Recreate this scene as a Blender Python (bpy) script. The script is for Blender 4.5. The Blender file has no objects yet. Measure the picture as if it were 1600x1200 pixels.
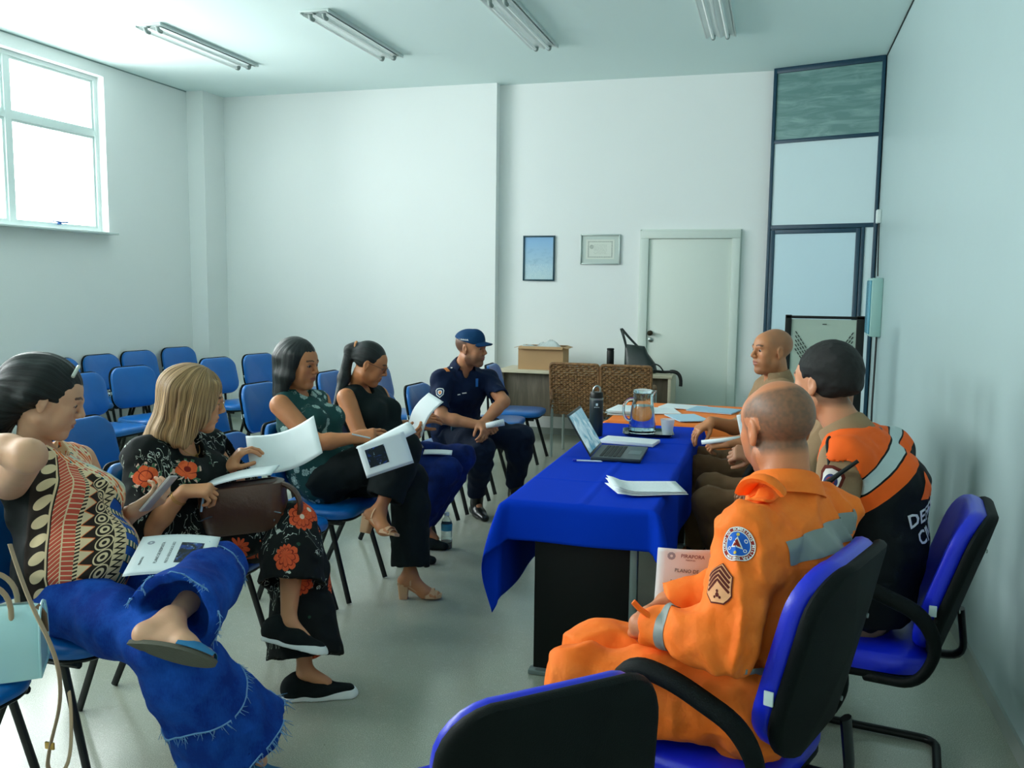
import bpy, bmesh, math, random
import numpy as np
from mathutils import Vector, Matrix

random.seed(7)
scene = bpy.context.scene
COL = scene.collection

# ------------------------------------------------------------------ camera
def camera():
    cd = bpy.data.cameras.new('camera'); co = bpy.data.objects.new('camera', cd); COL.objects.link(co)
    yaw, pitch, roll = .28369, .110433, .0116554
    cy, sy, cp, sp = math.cos(yaw), math.sin(yaw), math.cos(pitch), math.sin(pitch)
    f = Vector((-sy*cp, cy*cp, -sp)); r = Vector((cy, sy, 0)); u = r.cross(f)
    r2 = math.cos(roll)*r + math.sin(roll)*u; u2 = -math.sin(roll)*r + math.cos(roll)*u
    m = Matrix((( r2.x, u2.x, -f.x, 0), (r2.y, u2.y, -f.y, 0), (r2.z, u2.z, -f.z, 1.6), (0, 0, 0, 1)))
    co.matrix_world = m
    cd.sensor_fit = 'HORIZONTAL'; cd.sensor_width = 36.0; cd.lens = 1403.4/1600*36.0
    cd.clip_start = .05; cd.clip_end = 200
    scene.camera = co
camera()

# ------------------------------------------------------------------ light and exposure
scene.view_settings.view_transform = 'Standard'
scene.view_settings.look = 'None'
scene.view_settings.gamma = 1.0
scene.view_settings.exposure = 0.0
scene.cycles.use_denoising = True
scene.cycles.max_bounces = 10
scene.cycles.diffuse_bounces = 6
scene.cycles.transparent_max_bounces = 12
scene.cycles.caustics_reflective = False
scene.cycles.caustics_refractive = False
scene.cycles.sample_clamp_indirect = 6.0
w = bpy.data.worlds.new('daylight'); scene.world = w; w.use_nodes = True
bg = w.node_tree.nodes['Background']
bg.inputs[0].default_value = (1.06, .965, .99, 1); bg.inputs[1].default_value = 23.0

XR, XL, YB, YBR, HC, YF = .867, -6.366, 9.19, 9.31, 3.6815, -1.6   # room planes (metres)
WIN = [(5.02, 7.52), (1.9, 4.4), (-1.2, 1.3)]                      # left-wall openings along y; the last, unseen, is added for foreground light
WZ0, WZ1 = 2.06, 3.56
def portal(y0, y1):
    ld = bpy.data.lights.new('window_daylight', 'AREA'); ld.shape = 'RECTANGLE'
    ld.size = WZ1-WZ0; ld.size_y = y1-y0; ld.energy = 1
    ld.cycles.is_portal = True
    o = bpy.data.objects.new('window_daylight', ld); COL.objects.link(o)
    o.location = (XL-.2, (y0+y1)/2, (WZ0+WZ1)/2)
    o.rotation_euler = (0, -math.pi/2, 0)
for a_, b_ in WIN: portal(a_, b_)

# ------------------------------------------------------------------ small helpers
def srgb(c):
    if isinstance(c, str):
        c = c.lstrip('#'); c = [int(c[i:i+2], 16)/255 for i in (0, 2, 4)]
    return tuple((x/12.92 if x <= .04045 else ((x+.055)/1.055)**2.4) for x in c)

class E:
    """tiny wrapper: arithmetic on shader sockets"""
    nt = None
    def __init__(s, k): s.k = k
    @staticmethod
    def m(op, *a, clamp=False):
        n = E.nt.nodes.new('ShaderNodeMath'); n.operation = op; n.use_clamp = clamp
        for i, x in enumerate(a):
            if isinstance(x, E): E.nt.links.new(x.k, n.inputs[i])
            else: n.inputs[i].default_value = x
        return E(n.outputs[0])
    def __add__(s, o): return E.m('ADD', s, o)
    __radd__ = __add__
    def __sub__(s, o): return E.m('SUBTRACT', s, o)
    def __rsub__(s, o): return E.m('SUBTRACT', o, s)
    def __mul__(s, o): return E.m('MULTIPLY', s, o)
    __rmul__ = __mul__
    def __truediv__(s, o): return E.m('DIVIDE', s, o)
    def lt(s, o): return E.m('LESS_THAN', s, o)
    def gt(s, o): return E.m('GREATER_THAN', s, o)
    def abs(s): return E.m('ABSOLUTE', s)
    def fr(s): return E.m('FRACT', s)
    def fl(s): return E.m('FLOOR', s)
    def sin(s): return E.m('SINE', s)
    def cos(s): return E.m('COSINE', s)
    def pw(s, o): return E.m('POWER', s, o)
    def mn(s, o): return E.m('MINIMUM', s, o)
    def mx(s, o): return E.m('MAXIMUM', s, o)
    def pp(s, o): return E.m('PINGPONG', s, o)
    def tri(s): return (s.fr()-.5).abs()*2.0
    def within(s, a, b): return s.gt(a)*s.lt(b)
def mixc(f, a, b):
    n = E.nt.nodes.new('ShaderNodeMix'); n.data_type = 'RGBA'
    ins = [n.inputs[0], n.inputs[6], n.inputs[7]]
    for i, x in zip(ins, (f, a, b)):
        if isinstance(x, E): E.nt.links.new(x.k, i)
        elif isinstance(x, (int, float)): i.default_value = x
        else: i.default_value = (*srgb(x), 1)
    return E(n.outputs[2])
def coords(kind='Object'):
    n = E.nt.nodes.new('ShaderNodeTexCoord'); o = n.outputs[kind]
    s = E.nt.nodes.new('ShaderNodeSeparateXYZ'); E.nt.links.new(o, s.inputs[0])
    return E(o), E(s.outputs[0]), E(s.outputs[1]), E(s.outputs[2])
def noise(vec, scale, detail=2, rough=.5, col=False, dist=0):
    n = E.nt.nodes.new('ShaderNodeTexNoise'); n.inputs['Scale'].default_value = scale
    n.inputs['Detail'].default_value = detail; n.inputs['Roughness'].default_value = rough
    n.inputs['Distortion'].default_value = dist
    if vec is not None: E.nt.links.new(vec.k, n.inputs['Vector'])
    return E(n.outputs[1 if col else 0])
def scaled(vec, s):
    n = E.nt.nodes.new('ShaderNodeMapping'); n.inputs['Scale'].default_value = s
    E.nt.links.new(vec.k, n.inputs['Vector']); return E(n.outputs[0])
def voro(vec, scale, feature='F1', rnd=1.0):
    n = E.nt.nodes.new('ShaderNodeTexVoronoi'); n.feature = feature
    n.inputs['Scale'].default_value = scale; n.inputs['Randomness'].default_value = rnd
    if vec is not None: E.nt.links.new(vec.k, n.inputs['Vector'])
    return n
MATS = {}
def mat(name, col, rough=.6, spec=.3, metal=0, vary=0, vscale=6, bump=0, bscale=60, build=None, alpha=1, sheen=0, coat=0, ior=None, trans=0, sss=0):
    if name in MATS: return MATS[name]
    m = bpy.data.materials.new(name); m.use_nodes = True; MATS[name] = m
    nt = m.node_tree; E.nt = nt; p = nt.nodes['Principled BSDF']
    p.inputs['Base Color'].default_value = (*srgb(col), 1)
    p.inputs['Roughness'].default_value = rough; p.inputs['Specular IOR Level'].default_value = spec
    p.inputs['Metallic'].default_value = metal
    if coat: p.inputs['Coat Weight'].default_value = coat; p.inputs['Coat Roughness'].default_value = .15
    if sheen: p.inputs['Sheen Weight'].default_value = sheen
    if trans: p.inputs['Transmission Weight'].default_value = trans
    if ior: p.inputs['IOR'].default_value = ior
    if alpha < 1: p.inputs['Alpha'].default_value = alpha
    if sss:
        p.inputs['Subsurface Weight'].default_value = sss; p.inputs['Subsurface Radius'].default_value = (.012, .004, .002)
        p.inputs['Subsurface Scale'].default_value = 1
    c = None
    if build: c = build()
    if vary or (bump and True) or c is None:
        v, x, y, z = coords()
    if vary:
        nz = noise(v, vscale, 4, .6)
        if c is None: c = mixc(0.0, col, col)
        hs = nt.nodes.new('ShaderNodeHueSaturation'); nt.links.new(c.k, hs.inputs['Color'])
        f = (nz-.5)*(2*vary)+1.0; nt.links.new(f.k, hs.inputs['Value']); c = E(hs.outputs[0])
    if c is not None: nt.links.new(c.k, p.inputs['Base Color'])
    if bump:
        b = nt.nodes.new('ShaderNodeBump'); b.inputs['Strength'].default_value = min(1, bump); b.inputs['Distance'].default_value = .004
        nz = noise(v, bscale, 3, .6); nt.links.new(nz.k, b.inputs['Height']); nt.links.new(b.outputs[0], p.inputs['Normal'])
    return m

def tag(o, label=None, cat=None, group=None, kind=None):
    if label: o['label'] = label
    if cat: o['category'] = cat
    if group: o['group'] = group
    if kind: o['kind'] = kind
    return o
def empty(name, loc=(0, 0, 0), rz=0, label=None, cat=None, group=None):
    o = bpy.data.objects.new(name, None); o.empty_display_size = .1; COL.objects.link(o)
    o.location = loc; o.rotation_euler = (0, 0, rz)
    return tag(o, label, cat, group)
def link(name, me, m=None, parent=None, world=False):
    """world=True: vertices are in world space and are re-based on the parent's place"""
    o = bpy.data.objects.new(name, me); COL.objects.link(o)
    if m is not None:
        for x in (m if isinstance(m, (list, tuple)) else [m]): me.materials.append(x)
    if parent is not None:
        o.parent = parent
        if world:
            me.transform(WM(parent).inverted())
    return o
def WM(o):
    m = o.matrix_basis.copy()
    if o.parent: m = WM(o.parent) @ m
    return m
def smooth(me, ang=None):
    me.polygons.foreach_set('use_smooth', [True]*len(me.polygons))
    if ang:
        try: me.set_sharp_from_angle(angle=math.radians(ang))
        except Exception: pass
class MB:
    """collects shapes into one mesh"""
    def __init__(s): s.bm = bmesh.new(); s.mi = 0
    def _f(s, vs):
        try:
            f = s.bm.faces.new(vs); f.material_index = s.mi; f.smooth = True; return f
        except ValueError: return None
    def box(s, c, d, M=None, bev=0, seg=2):
        g = bmesh.ops.create_cube(s.bm, size=1.0); vs = g['verts']
        for v in vs: v.co = Vector((v.co.x*d[0], v.co.y*d[1], v.co.z*d[2]))
        if bev:
            es = list({e for v in vs for e in v.link_edges})
            r = bmesh.ops.bevel(s.bm, geom=es, offset=bev, segments=seg, affect='EDGES', profile=.5)
            vs = list({v for f in r['faces'] for v in f.verts} | {v for v in vs if v.is_valid})
        fs = {f for v in vs for f in v.link_faces}
        for f in fs: f.material_index = s.mi; f.smooth = bool(bev)
        for v in vs:
            p = v.co
            if M is not None: p = M @ p
            v.co = p + Vector(c)
        return s
    def ring_loft(s, rings, cap=True, closed=False):
        R = [[s.bm.verts.new(p) for p in r] for r in rings]
        n = len(R[0]); pairs = list(zip(R[:-1], R[1:]))
        if closed: pairs.append((R[-1], R[0]))
        for a, b in pairs:
            for i in range(n): s._f((a[i], a[(i+1) % n], b[(i+1) % n], b[i]))
        if cap and not closed: s._f(R[0][::-1]); s._f(R[-1])
        return s
    def tube(s, pts, r, n=10, closed=False, rs=None, flat=None, cap=True):
        pts = [Vector(p) for p in pts]; N = len(pts); rings = []; up = None
        for i, p in enumerate(pts):
            if closed: t = pts[(i+1) % N]-pts[i-1]
            else: t = pts[min(i+1, N-1)]-pts[max(i-1, 0)]
            t.normalize()
            if up is None:
                up = Vector((0, 0, 1)) if abs(t.z) < .9 else Vector((0, 1, 0))
                if flat is not None: up = Vector(flat[0])
            up = (up-t*up.dot(t)).normalized(); sd = t.cross(up)
            rr = rs[i] if rs else r; k = flat[1] if flat is not None else 1
            rings.append([p+(up*math.cos(a)*rr*k+sd*math.sin(a)*rr) for a in [2*math.pi*j/n for j in range(n)]])
        return s.ring_loft(rings, cap, closed)
    def lathe(s, prof, c=(0, 0, 0), n=24, M=None):
        rings = []
        for r, z in prof:
            rings.append([(M @ Vector((r*math.cos(a), r*math.sin(a), z)) if M else Vector((r*math.cos(a), r*math.sin(a), z)))+Vector(c) for a in [2*math.pi*j/n for j in range(n)]])
        return s.ring_loft(rings, True)
    def grid(s, P):
        V = [[s.bm.verts.new(p) for p in row] for row in P]
        for i in range(len(V)-1):
            for j in range(len(V[0])-1): s._f((V[i][j], V[i+1][j], V[i+1][j+1], V[i][j+1]))
        return s
    def sheet(s, P, t=.0012):
        """a grid with thickness t"""
        P = [[Vector(p) for p in row] for row in P]; n, m = len(P), len(P[0]); Q = []
        for i in range(n):
            row = []
            for j in range(m):
                a = P[min(i+1, n-1)][j]-P[max(i-1, 0)][j]; b = P[i][min(j+1, m-1)]-P[i][max(j-1, 0)]
                row.append(P[i][j]-a.cross(b).normalized()*t)
            Q.append(row)
        A = [[s.bm.verts.new(p) for p in r] for r in P]; B = [[s.bm.verts.new(p) for p in r] for r in Q]
        for i in range(n-1):
            for j in range(m-1):
                s._f((A[i][j], A[i+1][j], A[i+1][j+1], A[i][j+1])); s._f((B[i][j], B[i][j+1], B[i+1][j+1], B[i+1][j]))
        for i in range(n-1):
            s._f((A[i][0], B[i][0], B[i+1][0], A[i+1][0])); s._f((A[i][m-1], A[i+1][m-1], B[i+1][m-1], B[i][m-1]))
        for j in range(m-1):
            s._f((A[0][j], A[0][j+1], B[0][j+1], B[0][j])); s._f((A[n-1][j], B[n-1][j], B[n-1][j+1], A[n-1][j+1]))
        return s
    def poly(s, pts, h, M=None, c=(0, 0, 0)):
        """prism from outline (x,y) with height h"""
        f = lambda x, y, z: (M @ Vector((x, y, z)) if M else Vector((x, y, z)))+Vector(c)
        return s.ring_loft([[f(x, y, 0) for x, y in pts], [f(x, y, h) for x, y in pts]])
    def mesh(s, name, ang=40):
        bmesh.ops.recalc_face_normals(s.bm, faces=s.bm.faces)
        me = bpy.data.meshes.new(name); s.bm.to_mesh(me); s.bm.free()
        if ang is not None:
            try: me.set_sharp_from_angle(angle=math.radians(ang))
            except Exception: pass
        return me
    def build(s, name, m, parent=None, world=False, ang=40):
        return link(name, s.mesh(name, ang), m, parent, world)
def rrect(w, h, r, n=5, cx=0, cy=0):
    o = []
    for sx, sy, a0 in ((1, 1, 0), (-1, 1, 90), (-1, -1, 180), (1, -1, 270)):
        for i in range(n+1):
            a = math.radians(a0+90*i/n); o.append((cx+sx*(w/2-r)+r*math.cos(a), cy+sy*(h/2-r)+r*math.sin(a)))
    return o
def bez(p0, p1, p2, p3, n=12):
    p0, p1, p2, p3 = map(Vector, (p0, p1, p2, p3)); o = []
    for i in range(n+1):
        t = i/n; o.append(p0*(1-t)**3+3*p1*t*(1-t)**2+3*p2*t*t*(1-t)+p3*t**3)
    return o
def rounded(pts, r, n=5):
    """polyline with its inner corners rounded"""
    pts = [Vector(p) for p in pts]; o = [pts[0]]
    for a, b, c in zip(pts[:-2], pts[1:-1], pts[2:]):
        d1 = (a-b); d2 = (c-b); rr = min(r, d1.length*.49, d2.length*.49)
        s_, e_ = b+d1.normalized()*rr, b+d2.normalized()*rr
        for i in range(n+1):
            t = i/n; o.append(s_*(1-t)**2+b*2*t*(1-t)+e_*t*t)
    o.append(pts[-1]); return o
def rotz(a): return Matrix.Rotation(a, 3, 'Z')
def text_mesh(s, size, ext=.0004, align='CENTER', bold=False, res=2):
    cu = bpy.data.curves.new('lettering', 'FONT'); cu.body = s; cu.size = size; cu.extrude = ext
    cu.align_x = align; cu.align_y = 'CENTER'; cu.resolution_u = res
    if bold: cu.offset = size*.018
    o = bpy.data.objects.new('lettering', cu); COL.objects.link(o)
    bpy.context.view_layer.update()
    me = bpy.data.meshes.new_from_object(o.evaluated_get(bpy.context.evaluated_depsgraph_get()))
    bpy.data.objects.remove(o); bpy.data.curves.remove(cu)
    return me
def place_text(s, size, M, m, parent, name='lettering', world=False, **k):
    me = text_mesh(s, size, **k); me.transform(M); return link(name, me, m, parent, world)
def frame4(o, x, y):
    """4x4 with origin o, text x axis, text y axis (both vectors)"""
    x = Vector(x).normalized(); y = Vector(y); y = (y-x*y.dot(x)).normalized(); z = x.cross(y)
    return Matrix(((x.x, y.x, z.x, o[0]), (x.y, y.y, z.y, o[1]), (x.z, y.z, z.z, o[2]), (0, 0, 0, 1)))
def copy_tree(o, parent=None):
    c = o.copy(); COL.objects.link(c)
    if parent is not None: c.parent = parent
    for ch in list(o.children): copy_tree(ch, c)
    return c
# ================================================================== ROOM
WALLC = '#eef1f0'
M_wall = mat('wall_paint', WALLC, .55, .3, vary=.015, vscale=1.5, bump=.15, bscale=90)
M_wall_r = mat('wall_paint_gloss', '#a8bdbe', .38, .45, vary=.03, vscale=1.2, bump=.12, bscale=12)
M_ceil = mat('ceiling_paint', '#e4f5f3', .8, .2)
def floor_nodes():
    v, x, y, z = coords()
    a = noise(v, 260, 2, .6); b = noise(v, 2.2, 4, .6); d = noise(v, 38, 4, .7)
    c = mixc((a-.36)*3.0, '#8c9384', '#babfb0')
    c = mixc((b-.38)*1.8, c, '#95998b')
    c = mixc((d-.56)*3, c, '#b8b7aa')
    vv = voro(v, 6.0); dd = E(vv.outputs['Distance']); spot = dd.lt(.018)
    return mixc(spot*.5, c, '#4a5148')
M_floor = mat('terrazzo', '#8a8c80', .17, .5, build=floor_nodes, bump=.04, bscale=30)
M_line = mat('joint_line', '#2c3836', .8)
M_alu = mat('white_aluminium', '#cfdcda', .4, .5)
def slab(name, c, d, m, kind='structure', parent=None, bev=0):
    o = MB().box((0, 0, 0), d, bev=bev).build(name, m, parent); o.location = c
    if kind: o['kind'] = kind
    return o
slab('floor', ((XL+XR)/2, (YF+YBR)/2, -.05), (XR-XL+.6, YBR-YF+.6, .1), M_floor)
slab('ceiling', ((XL+XR)/2, (YF+YBR)/2, HC+.05), (XR-XL+.8, YBR-YF+.6, .1), M_ceil)
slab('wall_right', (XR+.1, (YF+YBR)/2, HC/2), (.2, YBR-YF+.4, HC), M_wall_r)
slab('wall_back', ((-2.88+XR)/2, YBR+.1, HC/2), (XR+2.88, .2, HC), M_wall)
slab('wall_back_left', ((XL-2.88)/2, YB+.16, HC/2), (-2.88-XL, .32, HC), M_wall)
slab('wall_front', ((XL+XR)/2, YF-.1, HC/2), (XR-XL+.4, .2, HC), M_wall)
slab('pillar', (-6.26, 9.0, HC/2), (.212, .39, HC), M_wall)
# left wall with three window openings
mb = MB(); T = .22; xw = XL-T/2
mb.box((xw, (YF+YBR)/2, WZ0/2), (T, YBR-YF+.4, WZ0))
mb.box((xw, (YF+YBR)/2, (WZ1+HC)/2), (T, YBR-YF+.4, HC-WZ1))
ys = [YF-.2]+[v for ab in sorted(WIN) for v in ab]+[YBR+.2]
for i in range(0, len(ys), 2):
    mb.box((xw, (ys[i]+ys[i+1])/2, (WZ0+WZ1)/2), (T, ys[i+1]-ys[i], WZ1-WZ0))
o = mb.build('wall_left', M_wall); o['kind'] = 'structure'
# thin dark strips where the walls meet the ceiling
slab('trim_1', (XR-.004, (YF+8.9)/2, HC-.006), (.008, 8.9-YF, .012), M_line)
slab('trim_2', (XL+.004, (YF+8.8)/2, HC-.005), (.008, 8.8-YF, .01), mat('joint_grey', '#8fa19e', .8))
M_skirt = mat('skirting_stone', '#99a39c', .4, .3, vary=.06, vscale=3)
slab('baseboard_right', (XR-.006, (YF+8.9)/2, .035), (.012, 8.9-YF, .07), M_skirt)
slab('baseboard_back', ((-1.36-2.87)/2, YBR-.006, .035), (1.5, .012, .07), M_skirt)
slab('baseboard_left', (XL+.006, (YF+8.8)/2, .035), (.012, 8.8-YF, .07), M_skirt)
slab('baseboard_back_left', ((-6.15-2.88)/2, YB-.006, .035), (3.27, .012, .07), M_skirt)

# windows -------------------------------------------------------------
def glass_mat(name, tint, refl=.08, thin=True):
    m = bpy.data.materials.new(name); m.use_nodes = True; nt = m.node_tree; nt.nodes.clear()
    o = nt.nodes.new('ShaderNodeOutputMaterial'); mx = nt.nodes.new('ShaderNodeMixShader')
    t = nt.nodes.new('ShaderNodeBsdfTransparent'); g = nt.nodes.new('ShaderNodeBsdfGlossy')
    lw = nt.nodes.new('ShaderNodeLayerWeight'); lw.inputs[0].default_value = .25
    t.inputs[0].default_value = (*srgb(tint), 1); g.inputs['Roughness'].default_value = .03
    ad = nt.nodes.new('ShaderNodeMath'); ad.operation = 'MULTIPLY_ADD'; ad.inputs[1].default_value = .6; ad.inputs[2].default_value = refl
    nt.links.new(lw.outputs['Fresnel'], ad.inputs[0]); nt.links.new(ad.outputs[0], mx.inputs[0])
    nt.links.new(t.outputs[0], mx.inputs[1]); nt.links.new(g.outputs[0], mx.inputs[2]); nt.links.new(mx.outputs[0], o.inputs[0])
    return m
M_pane = glass_mat('window_glass', '#f6fffd', .03)
def window(n, y0, y1):
    x = XL-.12
    t = empty('window_%d' % n, (x, (y0+y1)/2, WZ0)); t['kind'] = 'structure'
    W = y1-y0; Hh = WZ1-WZ0; f = MB(); b = .04
    f.box((0, -W/2+b/2, Hh/2), (.07, b, Hh)); f.box((0, W/2-b/2, Hh/2), (.07, b, Hh))
    f.box((0, 0, b/2), (.07, W-2*b, b)); f.box((0, 0, Hh-b/2), (.07, W-2*b, b))
    tz = .955
    for yy in (W/2-1.08,):
        f.box((0, yy, Hh/2), (.066, .07, Hh-2*b))
    f.box((0, 0, tz), (.062, W-2*b, .055))
    f.build('window_frame', M_alu, t)
    bays = [(-W/2+b, W/2-1.115), (W/2-1.045, W/2-b)]
    for a, c in bays:
        for z0, z1 in ((b, tz-.028), (tz+.028, Hh-b)):
            s = MB(); q = .022
            s.box((0, a+q/2, (z0+z1)/2), (.03, q, z1-z0)); s.box((0, c-q/2, (z0+z1)/2), (.03, q, z1-z0))
            s.box((0, (a+c)/2, z0+q/2), (.03, c-a-2*q, q)); s.box((0, (a+c)/2, z1-q/2), (.03, c-a-2*q, q))
            so = s.build('sash', M_alu, t)
            MB().box((0, (a+c)/2, (z0+z1)/2), (.004, c-a-2*q, z1-z0-2*q)).build('pane', M_pane, so)
    l = MB(); l.box((.05, W/2-.55, b+.03), (.02, .2, .012), bev=.004); l.box((.035, W/2-.55, b+.018), (.03, .03, .02), bev=.004)
    l.build('latch', mat('latch_blue', '#1f4f86', .4), t)
    MB().box((.11, 0, -.011), (.26, W, .02), bev=.004).build('window_sill', M_alu, t)
for i, (a, b) in enumerate(WIN): window(i+1, a, b)

# white door in the back wall -----------------------------------------
M_door = mat('door_paint', '#dfe6de', .45, .35, vary=.02, vscale=2)
M_dframe = mat('door_frame_paint', '#d6dfd8', .45, .35)
M_steel = mat('steel', '#9aa5a3', .3, .5, metal=1)
M_brass = mat('dark_brass', '#3a3527', .3, .5, metal=.8)
t = empty('door_1', (-.855, YBR, 0)); t['kind'] = 'structure'
f = MB(); W = .986
for s in (-1, 1): f.box((s*(W/2-.04), -.02, 1.04), (.08, .05, 2.08), bev=.004)
f.box((0, -.02, 2.12), (W, .05, .08), bev=.004)
for s in (-1, 1): f.box((s*(W/2+.006), -.004, 1.085), (.014, .012, 2.17))
f.box((0, -.004, 2.168), (W+.02, .012, .014))
f.build('door_frame', M_dframe, t)
d = MB().box((0, -.008, 1.04), (.824, .03, 2.072), bev=.003).build('door_leaf', M_door, t)
k = MB(); R90 = Matrix.Rotation(math.pi/2, 3, 'X')
k.lathe([(.026, 0), (.026, .008), (.012, .01), (.012, .03), (.024, .036), (.027, .05), (.02, .062), (0.004, .064)], (-.375, -.024, 1.12), 20, R90)
k.build('door_knob', M_brass, d)
k = MB(); k.lathe([(.024, 0), (.024, .008), (.018, .012), (.004, .013)], (-.37, -.024, 1.05), 20, R90); k.build('keyhole_plate', M_steel, d)

# slanted office partition beside the door ----------------------------
A, B = Vector((-.103, 9.24, 0)), Vector((.862, 8.93, 0)); L = (B-A).length; ang = math.atan2(B.y-A.y, B.x-A.x)
M_blue_fr = mat('partition_frame', '#0e3a4e', .45, .4); M_panel = mat('partition_panel', '#c9dde2', .45, .4, vary=.02, vscale=2)
t = empty('partition_1', A, ang); t['kind'] = 'structure'
f = MB()
def bar(x0, x1, z0, z1, d=.05): f.box(((x0+x1)/2, 0, (z0+z1)/2), (x1-x0, d, z1-z0), bev=.002)
bar(0, .03, 0, HC); bar(L-.03, L, 0, HC); bar(.03, L-.03, HC-.05, HC); bar(.03, L-.03, 2.975, 3.01); bar(.03, L-.03, 2.16, 2.2)
bar(L-.135, L-.105, 0, 2.16); f.build('partition_frame', M_blue_fr, t)
p = MB(); p.box((L/2, .0, 2.59), (L-.06, .02, .79)); p.box((L-.067, 0, 1.08), (.075, .02, 2.16)); p.build('panel', M_panel, t)
def dusk():
    v, x, y, z = coords(); a = noise(scaled(v, (1, 1, 6)), 2.5, 4, .6, dist=1.0)
    return mixc((a-.42)*3, '#5e8482', '#86a9a5')
MB().box((L/2, 0, 3.32), (L-.06, .012, .63)).build('glass', mat('ribbed_glass', '#6f9492', .25, .5, build=dusk), t)
t2 = empty('door_2', A, ang); t2['kind'] = 'structure'
f = MB()
for a_, b_, c_, d_ in ((.035, .075, .02, 2.155), (L-.18, L-.14, .02, 2.155), (.075, L-.18, 2.115, 2.155), (.075, L-.18, .02, .09)):
    f.box(((a_+b_)/2, -.015, (c_+d_)/2), (b_-a_, .03, d_-c_), bev=.002)
f.build('door_frame', M_blue_fr, t2)
MB().box(((L-.105)/2, -.012, 1.1), (L-.255, .016, 2.04)).build('door_panel', mat('partition_door_panel', '#bcd7e2', .4, .4, vary=.02, vscale=2), t2)
# small fittings on the right wall
o = MB().box((0, 0, 0), (.04, .1, .12), bev=.008).build('cable_outlet', mat('fitting_white', '#dbe6e4', .5)); o.location = (XR-.02, 8.72, 2.24)
tag(o, 'small white cable outlet box high on the right wall near the partition', 'outlet box')
def wall_box():
    t = empty('wall_panel', (XR, 8.42, 1.19), 0, 'shallow pale green framed panel on the right wall beside the partition', 'panel')
    MB().box((-.045, 0, .25), (.09, .4, .5), bev=.01).build('housing', mat('panel_body', '#9fc4bf', .5), t)
    MB().box((-.094, 0, .25), (.008, .36, .46), bev=.003).build('cover', mat('panel_cover', '#3f8fa6', .25, .5), t)
wall_box()
mb = MB(); mb.tube([(XR-.012, 8.72, 2.18), (XR-.012, 8.66, 1.9), (XR-.012, 8.6, 1.71), ], .006, 6)
mb.tube([(XR-.012, 8.42, 1.18), (XR-.02, 8.36, .9), (XR-.04, 8.2, .6), (XR-.03, 8.25, .3), (XR-.05, 8.3, .012)], .009, 6)
tag(mb.build('wall_cable', mat('cable_black', '#10191a', .5)), 'thin black cable running down the right wall below the framed panel', 'cable')

# ceiling light fixtures ----------------------------------------------
M_fix = mat('fixture_white', '#cdd9d7', .35, .4); M_refl = mat('reflector', '#dfe8e7', .35, .5)
M_tube = mat('lamp_tube_off', '#eef4f2', .25, .5); M_sock = mat('socket_grey', '#84928f', .5)
LAB = ['above the window side', 'second from the window', 'third from the window', 'nearest the right wall']
def fixture():
    t = empty('ceiling_light', (0, 0, HC), 0, 'x', 'ceiling light', 'recessed twin-tube ceiling lights')
    L_, W_ = 1.45, .25
    h = MB(); h.box((0, 0, -.008), (W_, L_, .014), bev=.002)
    for s in (-1, 1): h.box((s*(W_/2-.006), 0, -.018), (.012, L_, .018), bev=.002)
    h.build('housing', M_fix, t)
    r = MB(); ys_ = (-L_/2+.02, L_/2-.02)
    pr = [(-.11, -.034), (-.09, -.02), (-.03, -.018), (0, -.036), (.03, -.018), (.09, -.02), (.11, -.034)]
    r.grid([[(x, y, z) for x, z in pr] for y in ys_]); r.build('reflector', M_refl, t)
    for s in (-1, 1):
        MB().tube([(s*.058, -L_/2+.1, -.048), (s*.058, L_/2-.1, -.048)], .013, 12).build('lamp_tube', M_tube, t)
        for e in (-1, 1):
            k = MB(); k.tube(rounded([(s*.058, e*(L_/2-.1), -.048), (s*.058, e*(L_/2-.06), -.048), (s*.058, e*(L_/2-.05), -.02)], .02), .017, 10)
            k.build('lamp_holder', M_sock, t)
    return t
fx = fixture()
for i, x in enumerate((-5.01, -3.5, -2.04, -.53)):
    o = fx if i == 0 else copy_tree(fx)
    o.location = (x, 7.17, HC); o['label'] = 'white twin tube ceiling light, switched off, '+LAB[i]
# ================================================================== CHAIRS
def vinyl(name, c, r=.34):
    def b():
        v, x, y, z = coords(); return mixc((noise(v, 5, 3, .6)-.35)*1.2, c, tuple(min(1, q*1.12) for q in hexf(c)))
    return mat(name, c, r, .5, build=b, bump=.12, bscale=420, coat=.12)
def hexf(c): c = c.lstrip('#'); return tuple(int(c[i:i+2], 16)/255 for i in (0, 2, 4))
M_blue = vinyl('blue_vinyl', '#0563b0', .3)
M_blue2 = vinyl('deep_blue_vinyl', '#0a22c8', .36)
M_blk = mat('black_paint', '#040b0a', .42, .35)
M_shell = mat('black_plastic_shell', '#040c0b', .6, .15, bump=.3, bscale=350)
M_tagw = mat('white_tag', '#cfe0e0', .6)
def pad(w, h, t, r=.1, crown=.018, curve=0., n=14, top_narrow=0.):
    """upholstered pad: outline in x,z; thickness along y (front +y); rounded edge"""
    out = rrect(w, h, r, 7); rings = []
    def ring(k, y, dy=0):
        R_ = []
        for x, z in out:
            xx = x*(1-top_narrow*(z/h+.5)); L_ = math.hypot(xx, z) or 1
            R_.append(Vector((xx*k, y+curve*(xx*k/(w/2))**2, z*k)))
        return R_
    m = t/2
    for k, y in ((.02, m+crown), (.45, m+crown*.9), (.75, m+crown*.6), (.92, m+.001), (.975, m*.75), (1.0, m*.2), (1.0, -m*.4), (.98, -m*.9), (.94, -m), (.5, -m-.002), (.02, -m-.002)):
        rings.append(ring(k, y))
    return rings
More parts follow.
